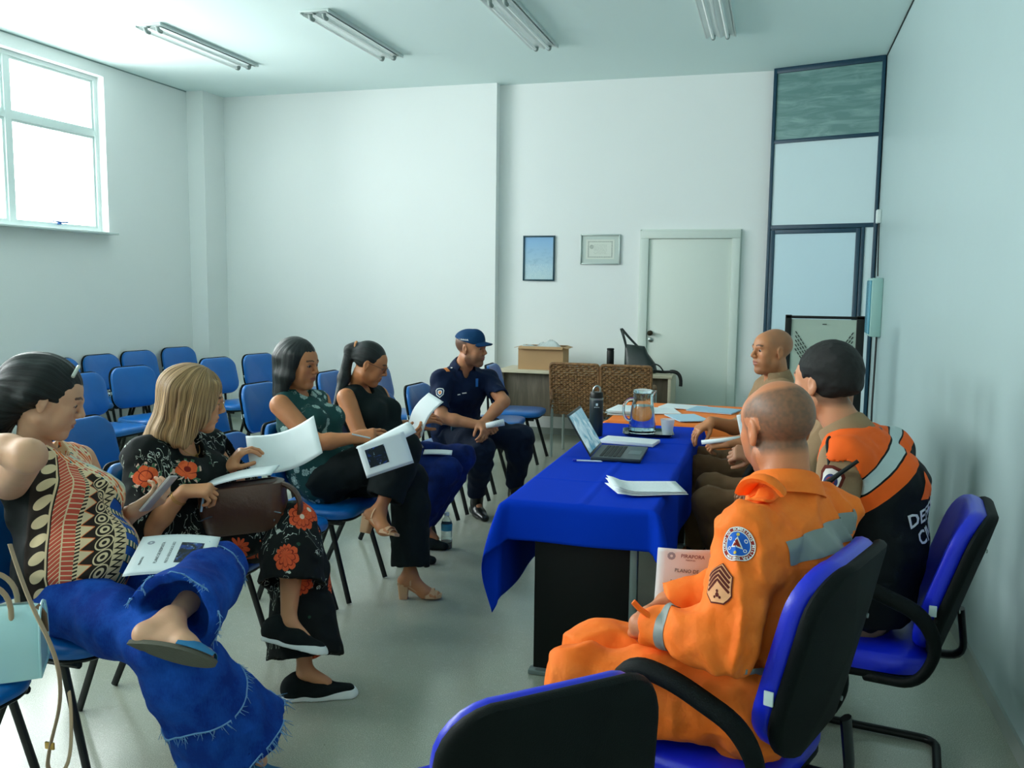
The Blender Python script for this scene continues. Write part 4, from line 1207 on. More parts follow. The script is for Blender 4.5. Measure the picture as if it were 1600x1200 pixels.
def hair_disp(S, mode='down', amp=.004, fine=.0012):
    u = hair_uv(S, mode)
    def f(P):
        w_ = u(P); Q = np.stack([w_[..., 0], w_[..., 1], np.zeros(len(w_))], 1); return -amp*vnoise(Q+2, (22, 5, 1))-fine*vnoise(Q+7, (75, 6, 1))
    return f
def shoe(name, heel, toe, up, m, parent, w=.045, h=.05, sole=None, sole_t=.018, shaft=None):
    """closed shoe between heel and toe points on the sole plane; up = normal of the sole"""
    heel, toe, up = V3(*heel), V3(*toe), nrm(up); d = nrm(toe-heel); sd = np.cross(d, up); L = np.linalg.norm(toe-heel)
    P = [cap(heel+d*.035+up*.035, heel+d*L*.5+up*.035, .036, .038, .02, (sd, 1.0)), cap(heel+d*L*.45+up*.03, toe-d*.04+up*.022, .034, .024, .03, (sd, w/.033*.95)),
         cap(heel+d*.045+up*.05, heel+d*.06+up*(.05+h), .046, .046, .02), half(heel+up*.004, -up)]
    if shaft is not None: P[2] = cap(V3(*shaft[0])-up*.03, V3(*shaft[0])+nrm(V3(*shaft[1])-V3(*shaft[0]))*(h+.06), .045, .049, .03)
    o = sdf_obj(name, P, .004, m, parent, smoothit=1)
    if sole is not None:
        S = [cap(heel+d*.04, heel+d*L*.5, .040, .036, .02, (sd, 1.02)), cap(heel+d*L*.45, toe-d*.042, .036, .040, .03, (sd, 1.15)), half(heel+up*sole_t, up, .001), half(heel-up*0, -up, .001)]
        sdf_obj('sole', S, .004, sole, o)
    return o
# ---------------------------------------------------------------- clothes builders
def cut_end(p, q, r, t):
    """remove everything beyond p in direction q->p"""
    p = V3(*p); n = nrm(p-V3(*q)); return halfball(p, n, p+n*r*.7, r*1.6)
def sleeve(S, q, infl, t, thick=1.0, cuff=0, hollow=True):
    J = S.J; Sh, E_, W = J['s'+q], J['e'+q], J['w'+q]; pt = lambda u: Sh+(E_-Sh)*u if u < 1 else E_+(W-E_)*(u-1)
    P = S.arm(q, infl, 0, t+.12 if t < 1.88 else 2.0, thick, .03, cuff)
    end, prev = pt(t), pt(t-.2); C = [halfball(end, nrm(end-prev), end+nrm(end-prev)*.16, .2)]
    if hollow: C.append(dict(cap(pt(t-.1), pt(min(2, t+.1)), .052*(1 if t < 1 else .8), None, .004, op='-')))
    return P, C
def pleg(S, q, infl, t, flare=0, thick=1.0, hollow=True):
    J = S.J; H, K, A = J['h'+q], J['k'+q], J['a'+q]; pt = lambda u: H+(K-H)*u if u < 1 else K+(A-K)*(u-1)
    P = S.leg(q, infl, 0, t+.1, thick, .04, flare); end, prev = pt(t), pt(t-.15); r = (.058*thick+(.036-.058*thick)*(t-1) if t > 1 else .07)+infl+flare*max(0, t-1)
    C = [halfball(end, nrm(end-prev), end+nrm(end-prev)*.3, .35)]
    if hollow: C.append(cap(pt(t-.02), pt(t+.1), r-.024, None, .004, op='-'))
    return P, C
def trousers(S, m, infl=.008, t=1.93, flare=0, res=.007, post=None, thick=1.0, name='trousers', uvf=None, colf=None, waist=True, tt=None):
    J = S.J; up = nrm(J['waist']-J['pelvis']+1e-6); T_ = S.torso(infl-.004)[:2]
    if not waist: T_ = T_[:1]+[cap(J['pelvis'], J['pelvis']*.5+J['waist']*.5, .115+infl, .11+infl, .05, (nrm(J['hR']-J['hL']), 1.25))]
    C = []
    for q in 'LR':
        p, c = pleg(S, q, infl, (tt or {}).get(q, t), flare[q] if isinstance(flare, dict) else flare, thick); g = comp(p+c); T_.append(g); S.legp[q] = g
    S.trouser_prims = T_+C; S.trouser_post = post
    return sdf_obj(name, T_+C, res, m, S.root, post or folds(.007, seed=2), colf=colf, uvf=uvf)
def top(S, m, infl=.010, t=None, wide=1.0, belly=0, bust=0, neck=None, res=.006, post=None, name='shirt', thick=1.05, cuff=0, extra=(), uvf=None, colf=None, hem=.0, hollow=True, cuts=()):
    T_ = S.torso(infl, wide, belly, bust); C = []
    for q in 'LR':
        if t and t.get(q): p, c = sleeve(S, q, infl, t[q], thick, cuff, hollow); T_.append(comp(p+c, .035))
        elif t is not None:
            J = S.J; lt = nrm(J['sR']-J['sL'])*(1 if q == 'R' else -1); dn = nrm(J['pelvis']-J['neck']); fw = nrm(np.cross(lt, dn)); C.append(ell(J['s'+q]+lt*.030+dn*.03, V3(.052, .085, .125), np.stack([lt, fw, dn], 1), .010, '-'))
    J = S.J
    if neck is not None:
        for o, r in neck: C.append(ell(J['neck']+nrm(np.cross(nrm(J['chest']-J['pelvis']), nrm(J['sR']-J['sL'])))*o[0]+V3(0, 0, 1)*o[1], r, np.stack([nrm(J['sR']-J['sL']), nrm(np.cross(nrm(J['chest']-J['pelvis']), nrm(J['sR']-J['sL']))), nrm(J['chest']-J['pelvis'])], 1), .006, '-'))
    pr = T_+list(extra)+C+list(cuts); S.top_prims = pr; S.top_post = post or folds(.006, seed=1)
    return sdf_obj(name, pr, res, m, S.root, S.top_post, colf=colf, uvf=uvf)
def collar(S, m, r=.068, h=.035, gap=.5, flare=.012, parent=None, drop=.03):
    """folded shirt collar round the neck, open at the front"""
    J = S.J; c = J['neck']*.72+S.hc*.28; ax = nrm(S.hc+S.hR@V3(0, -.02, -.06)-J['neck']); fw = nrm(np.cross(nrm(J['chest']-J['pelvis']), nrm(J['sR']-J['sL']))); fw = nrm(fw-ax*(fw@ax)); rt = np.cross(fw, ax)
    c = J['neck']+ax*.032; P = []
    for i in range(33):
        a = math.pi*(-1+2*i/32)*(1-gap*.28)+math.pi   # opening around the front
        d = -(fw*math.cos(a)+rt*math.sin(a))*-1
        front = abs(i-16)/16; pt = front**6*.03
        rr = r*(1+.05*math.cos(a))
        P.append([c+d*(rr)-ax*.012, c+d*(rr-.002)+ax*h*.6, c+d*(rr+.004)+ax*h, c+d*(rr+.012)+ax*h*.8, c+d*(rr+flare+.010)+ax*(.0-pt), c+d*(rr+flare+.016)-ax*(drop*.6+pt)])
    b = MB(); b.sheet([[Vector(p) for p in row] for row in P], .003); return b.build('collar', m, parent or S.root, world=True, ang=60)
def skinpaint(S, **k): return lambda T: head_paint(T, S.hR, S.hc, S.skin, k=S.hk, **k)
def hair_shell(S, infl=.009, top=0, back=0, low=-.05, front=.05):
    R, c, k = S.hR, S.hc, S.hk; T = lambda x, y, z: c+R@(V3(x, y, z)*k)
    return [ell(T(0, -.018-back*.5, .036+top*.5), V3(.074+infl, .094+infl+back*.5, .081+infl+top*.5)*k, R, .01)], T
def face_cut(S, T, z=-.03, w=.062, h=.088, y=.105, d=.07): return ell(T(0, y, z), V3(w, d, h)*S.hk, S.hR, .012, '-')
def polyband(pts): return pts
# ---------------------------------------------------------------- fabrics
def floral(name, ground, petals, centre, strokes, leaf, sc=9.0, size=.36, freq=.55, stroke_amt=.5, pet_n=5, spots=()):
    def f():
        v, x, y, z = coords(); wv = noise(v, 6, 1, col=True)
        vo = voro(v, sc, rnd=.75); d = E(vo.outputs['Distance']); cn = E.nt.nodes.new('ShaderNodeSeparateXYZ'); E.nt.links.new(vo.outputs['Color'], cn.inputs[0]); pick, p2 = E(cn.outputs[0]), E(cn.outputs[1])
        sb = E.nt.nodes.new('ShaderNodeVectorMath'); sb.operation = 'SUBTRACT'
        ms = E.nt.nodes.new('ShaderNodeVectorMath'); ms.operation = 'SCALE'; ms.inputs['Scale'].default_value = sc
        E.nt.links.new(v.k, sb.inputs[0]); E.nt.links.new(vo.outputs['Position'], sb.inputs[1])
        q = E.nt.nodes.new('ShaderNodeSeparateXYZ'); E.nt.links.new(sb.outputs[0], q.inputs[0])
        a = E.m('ARCTAN2', E(q.outputs[2]), E(q.outputs[0])+E(q.outputs[1])*.7)
        edge = d+(a*pet_n).sin().abs()*-.07+noise(v, 60, 2)*.06
        fl = edge.lt(size-.03)*pick.lt(freq); inner = d.lt(size*.22); rim = edge.within(size*.62, size*.68)
        pc = mixc(noise(v, 70, 2), petals[0], petals[1]); pc = mixc(rim.mx((a*pet_n).sin().abs().lt(.12)), pc, petals[2]); pc = mixc(inner, pc, centre)
        st = noise(scaled(v, (1.0, 1.0, .55)), sc*3.2, 2, .5, dist=1.2); sm = (st-.5).abs().lt(.012)*noise(v, sc*1.1, 1).gt(1-stroke_amt)
        v2 = voro(v, sc*2.6); s2 = E(v2.outputs['Distance']).lt(.25)*noise(v, sc*1.9, 1).gt(.60)
        c = mixc(s2, ground, leaf); c = mixc(sm, c, strokes); c = mixc(fl, c, pc); nz = noise(v, 55, 2)
        for (sx, sy, sz, r) in spots:                                  # the large single blossoms of the print
            dx, dy, dz = x-sx, y-sy, z-sz; dd = E.m('SQRT', dx*dx+dy*dy+dz*dz)/r; an = E.m('ARCTAN2', dz, dx+dy*.8)
            ed = dd+(an*2.5).sin().abs()*-.16+nz*.12; pf = mixc(nz, petals[0], petals[1]); pf = mixc((an*2.5).sin().abs().lt(.10).mx(dd.within(.55, .62)), pf, petals[2]); pf = mixc(dd.lt(.2), pf, '#1a1210'); pf = mixc(dd.lt(.09), pf, centre)
            halo = ed.within(.9, 1.25)*(an*9).sin().gt(.3); c = mixc(halo, c, mixc(nz.gt(.5), '#c9a99a', '#3f6a4c')); c = mixc(ed.lt(.92), c, pf)
        return c
    return fabric(name, ground, .75, .15, 300, vary=0, build=f)
M_floral = floral('black_poppy_print', '#0b1212', ('#c8401f', '#e0663a', '#7a1d14'), '#e0cdb8', '#b9c4b8', '#27493a', 7.5, .42, .42, .42)
M_floral_top = M_floral
M_green = floral('green_leaf_print', '#1c4443', ('#a9bfb9', '#8ba8a2', '#4a6b66'), '#cddad5', '#9fb4ae', '#2b5a57', 17, .42, .6, .35, 3)
def tribal():
    n = E.nt.nodes.new('ShaderNodeUVMap'); s_ = E.nt.nodes.new('ShaderNodeSeparateXYZ'); E.nt.links.new(n.outputs[0], s_.inputs[0])
    u0, t = E(s_.outputs[0]), E(s_.outputs[1]); v, X, Y, Z = coords()
    u = u0+(t*7+.4).sin()*.014-t*.34+.012
    RED, ORG, BEI, BRN, BLU, TEA = '#c9533f', '#e0733c', '#e3c9a0', '#2c221c', '#1f4f9e', '#1e5358'
    def band(a, b): return u.within(a, b)
    def loc(a, b): return (u-a)/(b-a)
    # feather chevrons
    l = loc(-.095, -.05); ch = ((t+((l-.5).abs())*.03)*75).fr().lt(.22); feather = mixc(ch.mx((l-.5).abs().lt(.03)), RED, BEI)
    # circle chain
    l = loc(-.145, -.095); yy = (t*19).fr()-.5; dd = E.m('SQRT', (l-.55)*(l-.55)*.9+yy*yy); circ = mixc(dd.lt(.33), BRN, BEI); circ = mixc((l-.9).abs().lt(.04), circ, BEI)
    # rings
    l = loc(-.02, .008); yy = (t*24).fr()-.5; dd = E.m('SQRT', (l-.5)*(l-.5)+yy*yy); ring = mixc(dd.within(.28, .42).mx(dd.lt(.13)), BEI, BRN); ring = mixc(dd.gt(.5), ring, BRN)
    # ticks and triangles
    tick = mixc((t*95).fr().lt(.5), BEI, BRN)
    l = loc(-.042, -.02); tri = mixc(((t*26).tri()).lt(l), BEI, BRN); tri = mixc(((t*26).tri()-l).abs().lt(.07), tri, ORG)
    zz = (t*60).tri(); l = loc(.008, .03); zig = mixc((zz*.6-l+.2).abs().lt(.16), BEI, BRN)
    bl = (t*22+u*20).fr(); blue = mixc(bl.lt(.55), mixc((u*120).fr().lt(.5), BEI, TEA), BLU)
    blue = mixc(bl.within(.55, .6), blue, BRN)
    # busy mosaic in the upper part
    vo = voro(scaled(v, (1, 1, 1)), 75); cs = E.nt.nodes.new('ShaderNodeSeparateXYZ'); E.nt.links.new(vo.outputs['Color'], cs.inputs[0]); r = E(cs.outputs[0])
    mos = mixc(r.gt(.42), BEI, ORG); mos = mixc(r.gt(.72), mos, RED); mos = mixc(r.gt(.9), mos, TEA); mos = mixc(((u*110+t*60).fr()-.5).abs().lt(.13), mos, '#efe0c4')
    ribbon = '#b9c6b4'
    c = mos
    c = mixc(band(.03, .064), c, blue); c = mixc(band(.008, .03), c, zig); c = mixc(band(-.02, .008), c, ring)
    c = mixc(band(-.042, -.02), c, tri); c = mixc(band(-.05, -.042), c, tick); c = mixc(band(-.095, -.05), c, feather); c = mixc(band(-.145, -.095), c, circ)
    c = mixc(u.lt(-.145), c, '#0c1414')
    ub = u0+t*.55-.02
    c = mixc((u0+t*.35).gt(.080), c, mos); c = mixc((u0+t*.35).within(.112, .135)*t.gt(-.02), c, ribbon)
    return c
M_tribal = fabric('tribal_print', '#e3c9a0', .7, .12, 260, vary=0, build=tribal)
def denim_f(a, b):
    def f():
        v, x, y, z = coords(); n = noise(v, 9, 4, .6); m = noise(scaled(v, (260, 260, 60)), 1, 2); return mixc((n-.38)*2.2+(m-.5)*.5, a, b)
    return f
M_denim = mat('blue_denim', '#0c3f9e', .85, .15, build=denim_f('#0a3288', '#1d5fc4'), bump=.4, bscale=420)
M_denim2 = mat('dark_denim', '#0c2358', .85, .15, build=denim_f('#081a48', '#12307c'), bump=.3, bscale=420)
M_black_c = fabric('black_cloth', '#10191a', .85, .3, 380, vary=.08)
M_black_k = fabric('black_knit', '#121f20', .9, .3, 300, vary=.08)
M_navy = fabric('navy_uniform', '#081a38', .8, .35, 420, vary=.06)
M_navy_d = fabric('navy_trousers', '#0b1a30', .82, .35, 420, vary=.06)
M_khaki = fabric('khaki_uniform', '#967a5c', .8, .35, 420, vary=.05)
M_khaki_t = fabric('khaki_trousers', '#644a32', .82, .35, 420, vary=.05)
M_hi = '#f57a2a'
def orange_suit():
    v, x, y, z = coords(); return mixc((noise(v, 8, 4, .6)-.35)*1.3, '#f8701a', '#ff9440')
M_orange = mat('orange_uniform', '#f57a2a', .72, .25, build=orange_suit, bump=.8, bscale=26)
M_reflect = mat('reflective_tape', '#7d8681', .4, .5, bump=.2, bscale=600)
M_white_r = mat('white_rubber', '#dfe6e4', .5, .4)
M_patch_red = mat('patch_red', '#9c2f27', .75, .2); M_patch_blue = mat('patch_blue', '#2463c4', .75, .2); M_patch_w = mat('patch_white', '#e7e6e2', .75, .2); M_patch_o = mat('patch_orange', '#e08a4e', .75, .2)
M_maroon = mat('patch_maroon', '#5e2218', .75, .2); M_patch_y = mat('patch_yellow', '#c9b04a', .75, .2); M_patch_p = mat('patch_peach', '#e9a878', .75, .2)
M_gold = mat('gold', '#c9a25a', .3, .5, metal=.9)
def deco(me, S, m, origin, x, y, lift, name, prims=None, post=None, parent=None, thick=0):
    project_mesh(me, prims or S.top_prims, post or S.top_post, origin, x, y, lift)
    o = link(name, me, m, parent or S.root, world=True)
    if thick: sm = o.modifiers.new('thickness', 'SOLIDIFY'); sm.thickness = thick; sm.offset = 0
    return o
def deco_text(txt, size, S, m, origin, x, y, lift, prims=None, post=None, parent=None, off=(0, 0), bold=True, rot=0):
    me = text_mesh(txt, size, .0002, bold=bold)
    bm = bmesh.new(); bm.from_mesh(me); bmesh.ops.triangulate(bm, faces=bm.faces); bm.to_mesh(me); bm.free()
    me.transform(Matrix.Rotation(rot, 4, 'Z')); me.transform(Matrix.Translation((off[0], off[1], 0)))
    return deco(me, S, m, origin, x, y, lift, 'lettering', prims, post, parent)

# ================================================================== MAN IN ORANGE (nearest, seen from behind)
S = Person('man in orange uniform with reflective tape, seen from behind in the nearest occupied armchair', (-.02, 2.24, 0),
    dict(head=(.018, 2.41, 1.238), neck=(.045, 2.34, 1.065), chest=(.062, 2.30, .915), waist=(.06, 2.25, .76), pelvis=(.0, 2.23, .60), sL=(-.03, 2.16, 1.015), sR=(.155, 2.46, 1.0),
         eL=(-.073, 2.03, .795), wL=(-.285, 2.13, .775), eR=(-.03, 2.37, .80), wR=(-.245, 2.315, .77), hL=(-.05, 2.15, .60), hR=(-.03, 2.33, .59), kL=(-.434, 2.11, .625), kR=(-.433, 2.30, .615),
         aL=(-.46, 2.13, .13), aR=(-.46, 2.32, .13), tL=(-.62, 2.12, .04), tR=(-.62, 2.32, .04)),
    ((-.55, .80, -.16), (-.05, 0, 1)), male=True, skin='#c67d55')
S.hk = 1.06
S.hands = [dict(w=S.J['wL'], d=(-.2, .9, -.35), n=(-.7, -.3, .6), side=1, curl=(50, 55, 60, 60)), dict(w=S.J['wR'], d=(-.55, -.8, -.1), n=(-.5, .3, .8), side=-1, curl=(50, 55, 55, 55))]
def sh_or(q):
    z, y, x = q[:, 2], q[:, 1], np.abs(q[:, 0])
    crown = ((x/.058)**2+((y-.01)/.085)**2 < 1)*(z > .05); m = np.clip((z+.065)/.02, 0, 1)*np.clip((.045-y)/.02+.2*(z > .0), 0, 1)
    edge = np.clip((np.sqrt((x/.060)**2+((y-.012)/.088)**2)-.92)/.16, 0, 1); m = m*np.where(z > .045, edge, 1); n = vnoise(q, 160)
    return np.clip(m*(.88+.16*n), 0, 1)*((x < .082) & ~((x > .068) & (z < .03) & (y > -.03)))
S.build_body(paint=skinpaint(S, shave=('#4a443a', .8, sh_or), stubble=('#4a3a30', .3)))
J = S.J
top(S, M_orange, .016, {'L': 1.99, 'R': 1.99}, neck=(((.0, .06), (.072, .072, .055)), ((.05, .03), (.04, .05, .05))), thick=1.22, res=.0055, name='uniform_jacket', hollow=False,
    post=folds(.013, (13, 13, 10), seed=1, amp2=.005))
pt_ = folds(.010, (12, 12, 14), seed=4, amp2=.004)
trousers(S, M_orange, .022, 1.9, 0, post=pt_, name='uniform_trousers', waist=False)
collar(S, M_orange, r=.074, h=.034, gap=.6, drop=.045)
# patches on the left sleeve
Sh, El = J['sL'], J['eL']; axis = nrm(El-Sh); cam_ = V3(0, 0, 1.6)
def patch_frame(S, t, side_dir, px=None):
    J = S.J; p = J['sL']+(J['eL']-J['sL'])*t; ax = nrm(J['eL']-J['sL']); n = nrm(V3(*side_dir)-ax*(V3(*side_dir)@ax)); y = -ax; x = np.cross(y, n); return p+n*.03, x, y
O1, X1, Y1 = patch_frame(S, .20, (-.32, -.95, .2))
O2, X2, Y2 = patch_frame(S, .56, (-.62, -.78, .2))
r = .040
deco(dec_disc(r), S, M_patch_red, O1, X1, Y1, .0022, 'round_patch'); deco(dec_disc(r*.985, rin=r*.93), S, M_patch_w, O1, X1, Y1, .0030, 'patch_ring')
deco(dec_disc(r*.70), S, M_patch_blue, O1, X1, Y1, .0030, 'patch_field'); deco(dec_disc(r*.73, rin=r*.68), S, M_patch_w, O1, X1, Y1, .0036, 'patch_ring')
tri_ = [(r*.40*math.cos(a), r*.40*math.sin(a)) for a in (math.pi/2, math.pi*7/6, math.pi*11/6)]
deco(dec_poly(tri_), S, M_patch_w, O1, X1, Y1, .0038, 'triangle'); deco(dec_poly([(x*.68, y*.68) for x, y in tri_]), S, M_patch_red, O1, X1, Y1, .0044, 'triangle')
for a, mm in ((90, M_patch_y), (210, M_patch_w), (330, M_patch_w), (30, M_patch_w), (150, M_patch_w), (270, M_patch_y)):
    a = math.radians(a); me = dec_disc(r*.10, 12, 3, rin=r*.06 if mm is M_patch_w else 0); me.transform(Matrix.Translation((r*.52*math.cos(a), r*.52*math.sin(a), 0))); deco(me, S, mm, O1, X1, Y1, .0042, 'patch_symbol')
def arc_text(txt, rad, a0, a1, size, S, m, O, X, Y, lift, flip=False):
    for i, chh in enumerate(txt):
        if chh == ' ': continue
        a = math.radians(a0+(a1-a0)*i/(len(txt)-1)); deco_text(chh, size, S, m, O, X, Y, lift, off=(rad*math.cos(a), rad*math.sin(a)), rot=a-math.pi/2+(math.pi if flip else 0))
arc_text('CORPO DE BOMBEIROS MILITAR', r*.84, 205, -55, r*.23, S, M_patch_w, O1, X1, Y1, .0034)
arc_text('MINAS GERAIS', r*.84, 235, 290, r*.19, S, M_patch_w, O1, X1, Y1, .0034, True)
shp = [(-.027, -.002), (-.027, .012), (-.012, .030), (.006, .040), (.020, .028), (.030, .012), (.028, -.010), (.020, -.030), (.0, -.037), (-.018, -.030), (-.026, -.016)]
shp = [(x*1.25, y*1.25) for x, y in ((-.028, .014), (0, .038), (.028, .014), (.028, -.020), (.014, -.036), (-.014, -.036), (-.028, -.020))]
deco(dec_poly(shp), S, M_maroon, O2, X2, Y2, .0022, 'rank_patch'); deco(dec_poly([(x*.93, y*.93) for x, y in shp]), S, M_patch_p, O2, X2, Y2, .003, 'patch_field')
for k in range(4):
    y = .038-k*.0105; deco(dec_strip([(-.029, y-.025), (0, y), (.029, y-.025)], .0058), S, M_maroon, O2, X2, Y2, .0036, 'chevron')
for dx, dy, rr in ((0, -.026, .005), (-.007, -.031, .0032), (.007, -.031, .0032), (0, -.018, .0035)):
    me = dec_disc(rr, 12, 2); me.transform(Matrix.Translation((dx, dy, 0))); deco(me, S, M_maroon, O2, X2, Y2, .0036, 'patch_symbol')
# reflective tape: back band, sleeve band, waist band, chest strap
back = nrm(np.cross(nrm(J['sR']-J['sL']), V3(0, 0, 1))); back = back*(1 if back@V3(1, 0, 0) > 0 else -1)
lat = nrm(J['sR']-J['sL']); Ob = J['chest']+back*.12+V3(0, 0, .085)
deco(dec_strip([(-.165, 0), (.18, 0)], .055), S, M_reflect, Ob, lat+V3(0, 0, .10), (0, 0, 1), .0025, 'reflective_tape')
def ring_band(S, q, t, w, m, name='reflective_tape', rad=.09, prims=None, post=None, lift=.002, J=None, names=('s', 'e', 'w'), arc=(0, 360)):
    J = J or S.J; A, B, C = (J[n+q] for n in names); f = (lambda u: A+(B-A)*u if u < 1 else B+(C-B)*(u-1)); c = f(t); ax = nrm(f(t+.02)-f(t-.02))
    e1 = nrm(np.cross(ax, V3(.1, .2, 1))); e2 = np.cross(ax, e1); N = 40; rows = []
    for k in range(5):
        off = ax*(w*(k/4-.5)); D = np.array([e1*math.cos(a)+e2*math.sin(a) for a in np.radians(np.linspace(*arc, N+1))])
        P = march(prims or S.top_prims, c+off+D*.14, -D, post or S.top_post, maxd=.13); rows.append(P+D*lift)
    b = MB(); b.grid([[Vector(p) for p in r] for r in rows]); return b.build(name, m, S.root, world=True, ang=None)
ring_band(S, 'L', 1.66, .030, M_reflect)
def waist_band(S, h, w, m, name='reflective_tape', c0=None, lift=.002, arc=(0, 360), tilt=(0, 0, 1)):
    J = S.J; c = J['pelvis']+(J['chest']-J['pelvis'])*h if c0 is None else V3(*c0); ax = nrm(J['chest']-J['pelvis'])
    e1 = nrm(np.cross(ax, V3(0, 1, 0))); e2 = np.cross(ax, e1); rows = []
    for k in range(4):
        D = np.array([e1*math.cos(a)+e2*math.sin(a) for a in np.radians(np.linspace(*arc, 61))])
        P = march(S.top_prims, c+ax*(w*(k/3-.5))+D*.27, -D, S.top_post, maxd=.26); rows.append(P+D*lift)
    b = MB(); b.grid([[Vector(p) for p in r] for r in rows]); return b.build(name, m, S.root, world=True, ang=None)
waist_band(S, .22, .036, M_reflect)
# shoulder strap (epaulette) and sleeve tab
p0, p1 = J['neck']*.55+J['sL']*.45, J['sL']
d_ = nrm(p1-p0); deco(dec_strip([(-.06, 0), (.035, 0)], .046), S, M_orange, (p0+p1)/2+V3(0, 0, .06), d_, np.cross(V3(0, 0, 1), d_), .010, 'shoulder_strap', thick=.006)
b = MB(); pm = J['neck']*.45+J['sL']*.55; b.tube(bez(pm+V3(.03, -.03, .075), pm+V3(.0, -.05, .12), pm+V3(-.05, .0, .11), pm+V3(-.06, .06, .05), 10), .012, 8, flat=((0, 1, 0), 2.2)); b.build('collar_flap', M_orange, S.root, world=True)
b = MB(); cf = J['eL']+(J['wL']-J['eL'])*.86; b.tube([cf+V3(-.0, -.02, .03), cf+V3(-.03, -.02, .05), cf+V3(-.045, -.02, .065)], .006, 6, flat=((0, 1, 0), 2)); b.build('cuff_tab', M_orange, S.root, world=True)
for q in 'LR': shoe('boot', J['t'+q]+V3(.27, 0, -.04), J['t'+q]+V3(-.03, 0, -.04), (0, 0, 1), M_black_c, S.root, h=.09)
# his paper
M_logo_g = mat('grey_print', '#9aa0ac', .8); M_logo_m = mat('maroon_print', '#6a2438', .8)
def paper_at(name, O, X, Y, W, H, label, cat='paper', bend=.01, m=None, sheets=2, writing=(), photo=None, curl=0, group=None, mark=None):
    """sheet with lower-left corner O, axes X, Y; writing = (text, size, x, y, rot)"""
    O, X, Y = V3(*O), nrm(X), V3(*Y); Y = nrm(Y-X*(Y@X)); N = np.cross(X, Y); t = empty(name, tuple(O), 0, label, cat, group)
    f = lambda x, y, z=0: Vector(O+X*x+Y*y+N*(bend*math.sin(math.pi*x/W)+curl*(y/H)**2+z))
    for k in range(sheets):
        b = MB(); b.sheet([[f(W*i/10, H*j/14-.003*k, -.0016*k) for j in range(15)] for i in range(11)], .0007); b.build('sheet', m or M_paper, t, world=True, ang=None)
    def lay(me):
        for v in me.vertices: v.co = f(v.co.x, v.co.y, .0006+v.co.z)
        return me
    for txt, size, x, y, rot, mm in writing:
        me = text_mesh(txt, size, .0001); me.transform(Matrix.Rotation(rot, 4, 'Z')); me.transform(Matrix.Translation((x, y, 0))); link('lettering', lay(me), mm, t, world=True)
    if mark:
        me = dec_disc(mark[2], 9, 3, rin=mark[2]*.35); me.transform(Matrix.Translation((mark[0], mark[1], 0))); link('printed_crest', lay(me), M_logo_g, t, world=True)
    if photo:
        x0, y0, x1, y1 = photo; b = MB(); b.grid([[(x0+(x1-x0)*i/8, y0+(y1-y0)*j/8, .0002) for j in range(9)] for i in range(9)]); link('storm_photo', lay(b.mesh('p', None)), M_storm, t, world=True)
    return t
def storm():
    v, x, y, z = coords('Generated'); vv, X, Y, Z = coords(); n = noise(vv, 22, 5, .65, dist=1.4); n2 = noise(vv, 60, 3, .6); g = (n-.5)*5
    c = mixc(g, '#06161e', '#1c4fb0'); return mixc((n2-.6)*6*n.gt(.5), c, '#b9dcf2')
M_storm = mat('storm_picture', '#0a2a50', .5, .3, build=storm)
M_pr = mat('page_print', '#4a545a', .8)
paper_at('paper', (-.285, 2.395, .742), (.86, .40, -.05), (.12, .10, 1), .21, .15, 'printed sheet held by the man in orange, with a small maroon heading', bend=.02, mark=(.036, .130, .011),
    writing=(('PIRAPORA', .0145, .094, .130, -.05, M_logo_m), ('PREFEITURA', .005, .088, .120, -.05, M_logo_m), ('PLANO DE', .014, .08, .09, -.05, M_pr), ('RESPOSTA', .010, .06, .06, -.05, M_pr)))
M_hairb = hair_mat('black_hair', '#060a0b', '#16201f', (70, 70, 8)); M_hairs = hair_mat('short_black_hair', '#070808', '#141513', (150, 150, 150), .6)
M_haird = hair_mat('dark_straight_hair', '#060b0b', '#182424', (60, 60, 5), .42); M_blond = hair_mat('streaked_blonde_hair', '#4a3019', '#d3ab78', (60, 60, 5), .5)
M_skin_shoe = mat('nude_leather', '#c79c78', .5, .35); M_tape = M_reflect

# ================================================================== MAN IN BLACK AND ORANGE VEST
S = Person('man in black and orange safety vest over khaki shirt, with short black hair', (.30, 3.14, 0),
    dict(head=(.175, 3.25, 1.275), neck=(.262, 3.20, 1.09), chest=(.345, 3.16, .94), waist=(.36, 3.14, .76), pelvis=(.33, 3.13, .60), sL=(.235, 3.02, 1.04), sR=(.40, 3.36, 1.03),
         eL=(.16, 2.93, .80), wL=(-.04, 3.05, .73), eR=(.22, 3.48, .78), wR=(.0, 3.38, .74), hL=(.28, 3.04, .59), hR=(.28, 3.22, .59), kL=(-.12, 3.03, .59), kR=(-.12, 3.24, .60),
         aL=(-.10, 3.05, .12), aR=(-.10, 3.25, .12), tL=(-.26, 3.04, .04), tR=(-.26, 3.24, .04)), ((-.79, .62, -.02), (0.06, 0, 1)), male=True, skin='#c98a66')
S.hk = 1.07
S.hands = [dict(w=S.J['wL'], d=(-.8, .4, -.3), n=(0, -.2, 1), side=1, curl=(40, 45, 45, 45)), dict(w=S.J['wR'], d=(-.9, -.2, -.2), n=(0, .2, 1), side=-1, curl=(40, 45, 45, 45))]
S.build_body(paint=skinpaint(S, stubble=('#3a2c26', .45), shave=('#3a322c', .6, lambda q: np.clip((q[:, 2]+.075)/.02, 0, 1)*np.clip((.02-q[:, 1])/.02, 0, 1)*(np.abs(q[:, 0]) < .08)*~((np.abs(q[:, 0]) > .066) & (q[:, 2] < .03) & (q[:, 1] > -.025)))))
hp, T = hair_shell(S, .012, .012, .0)
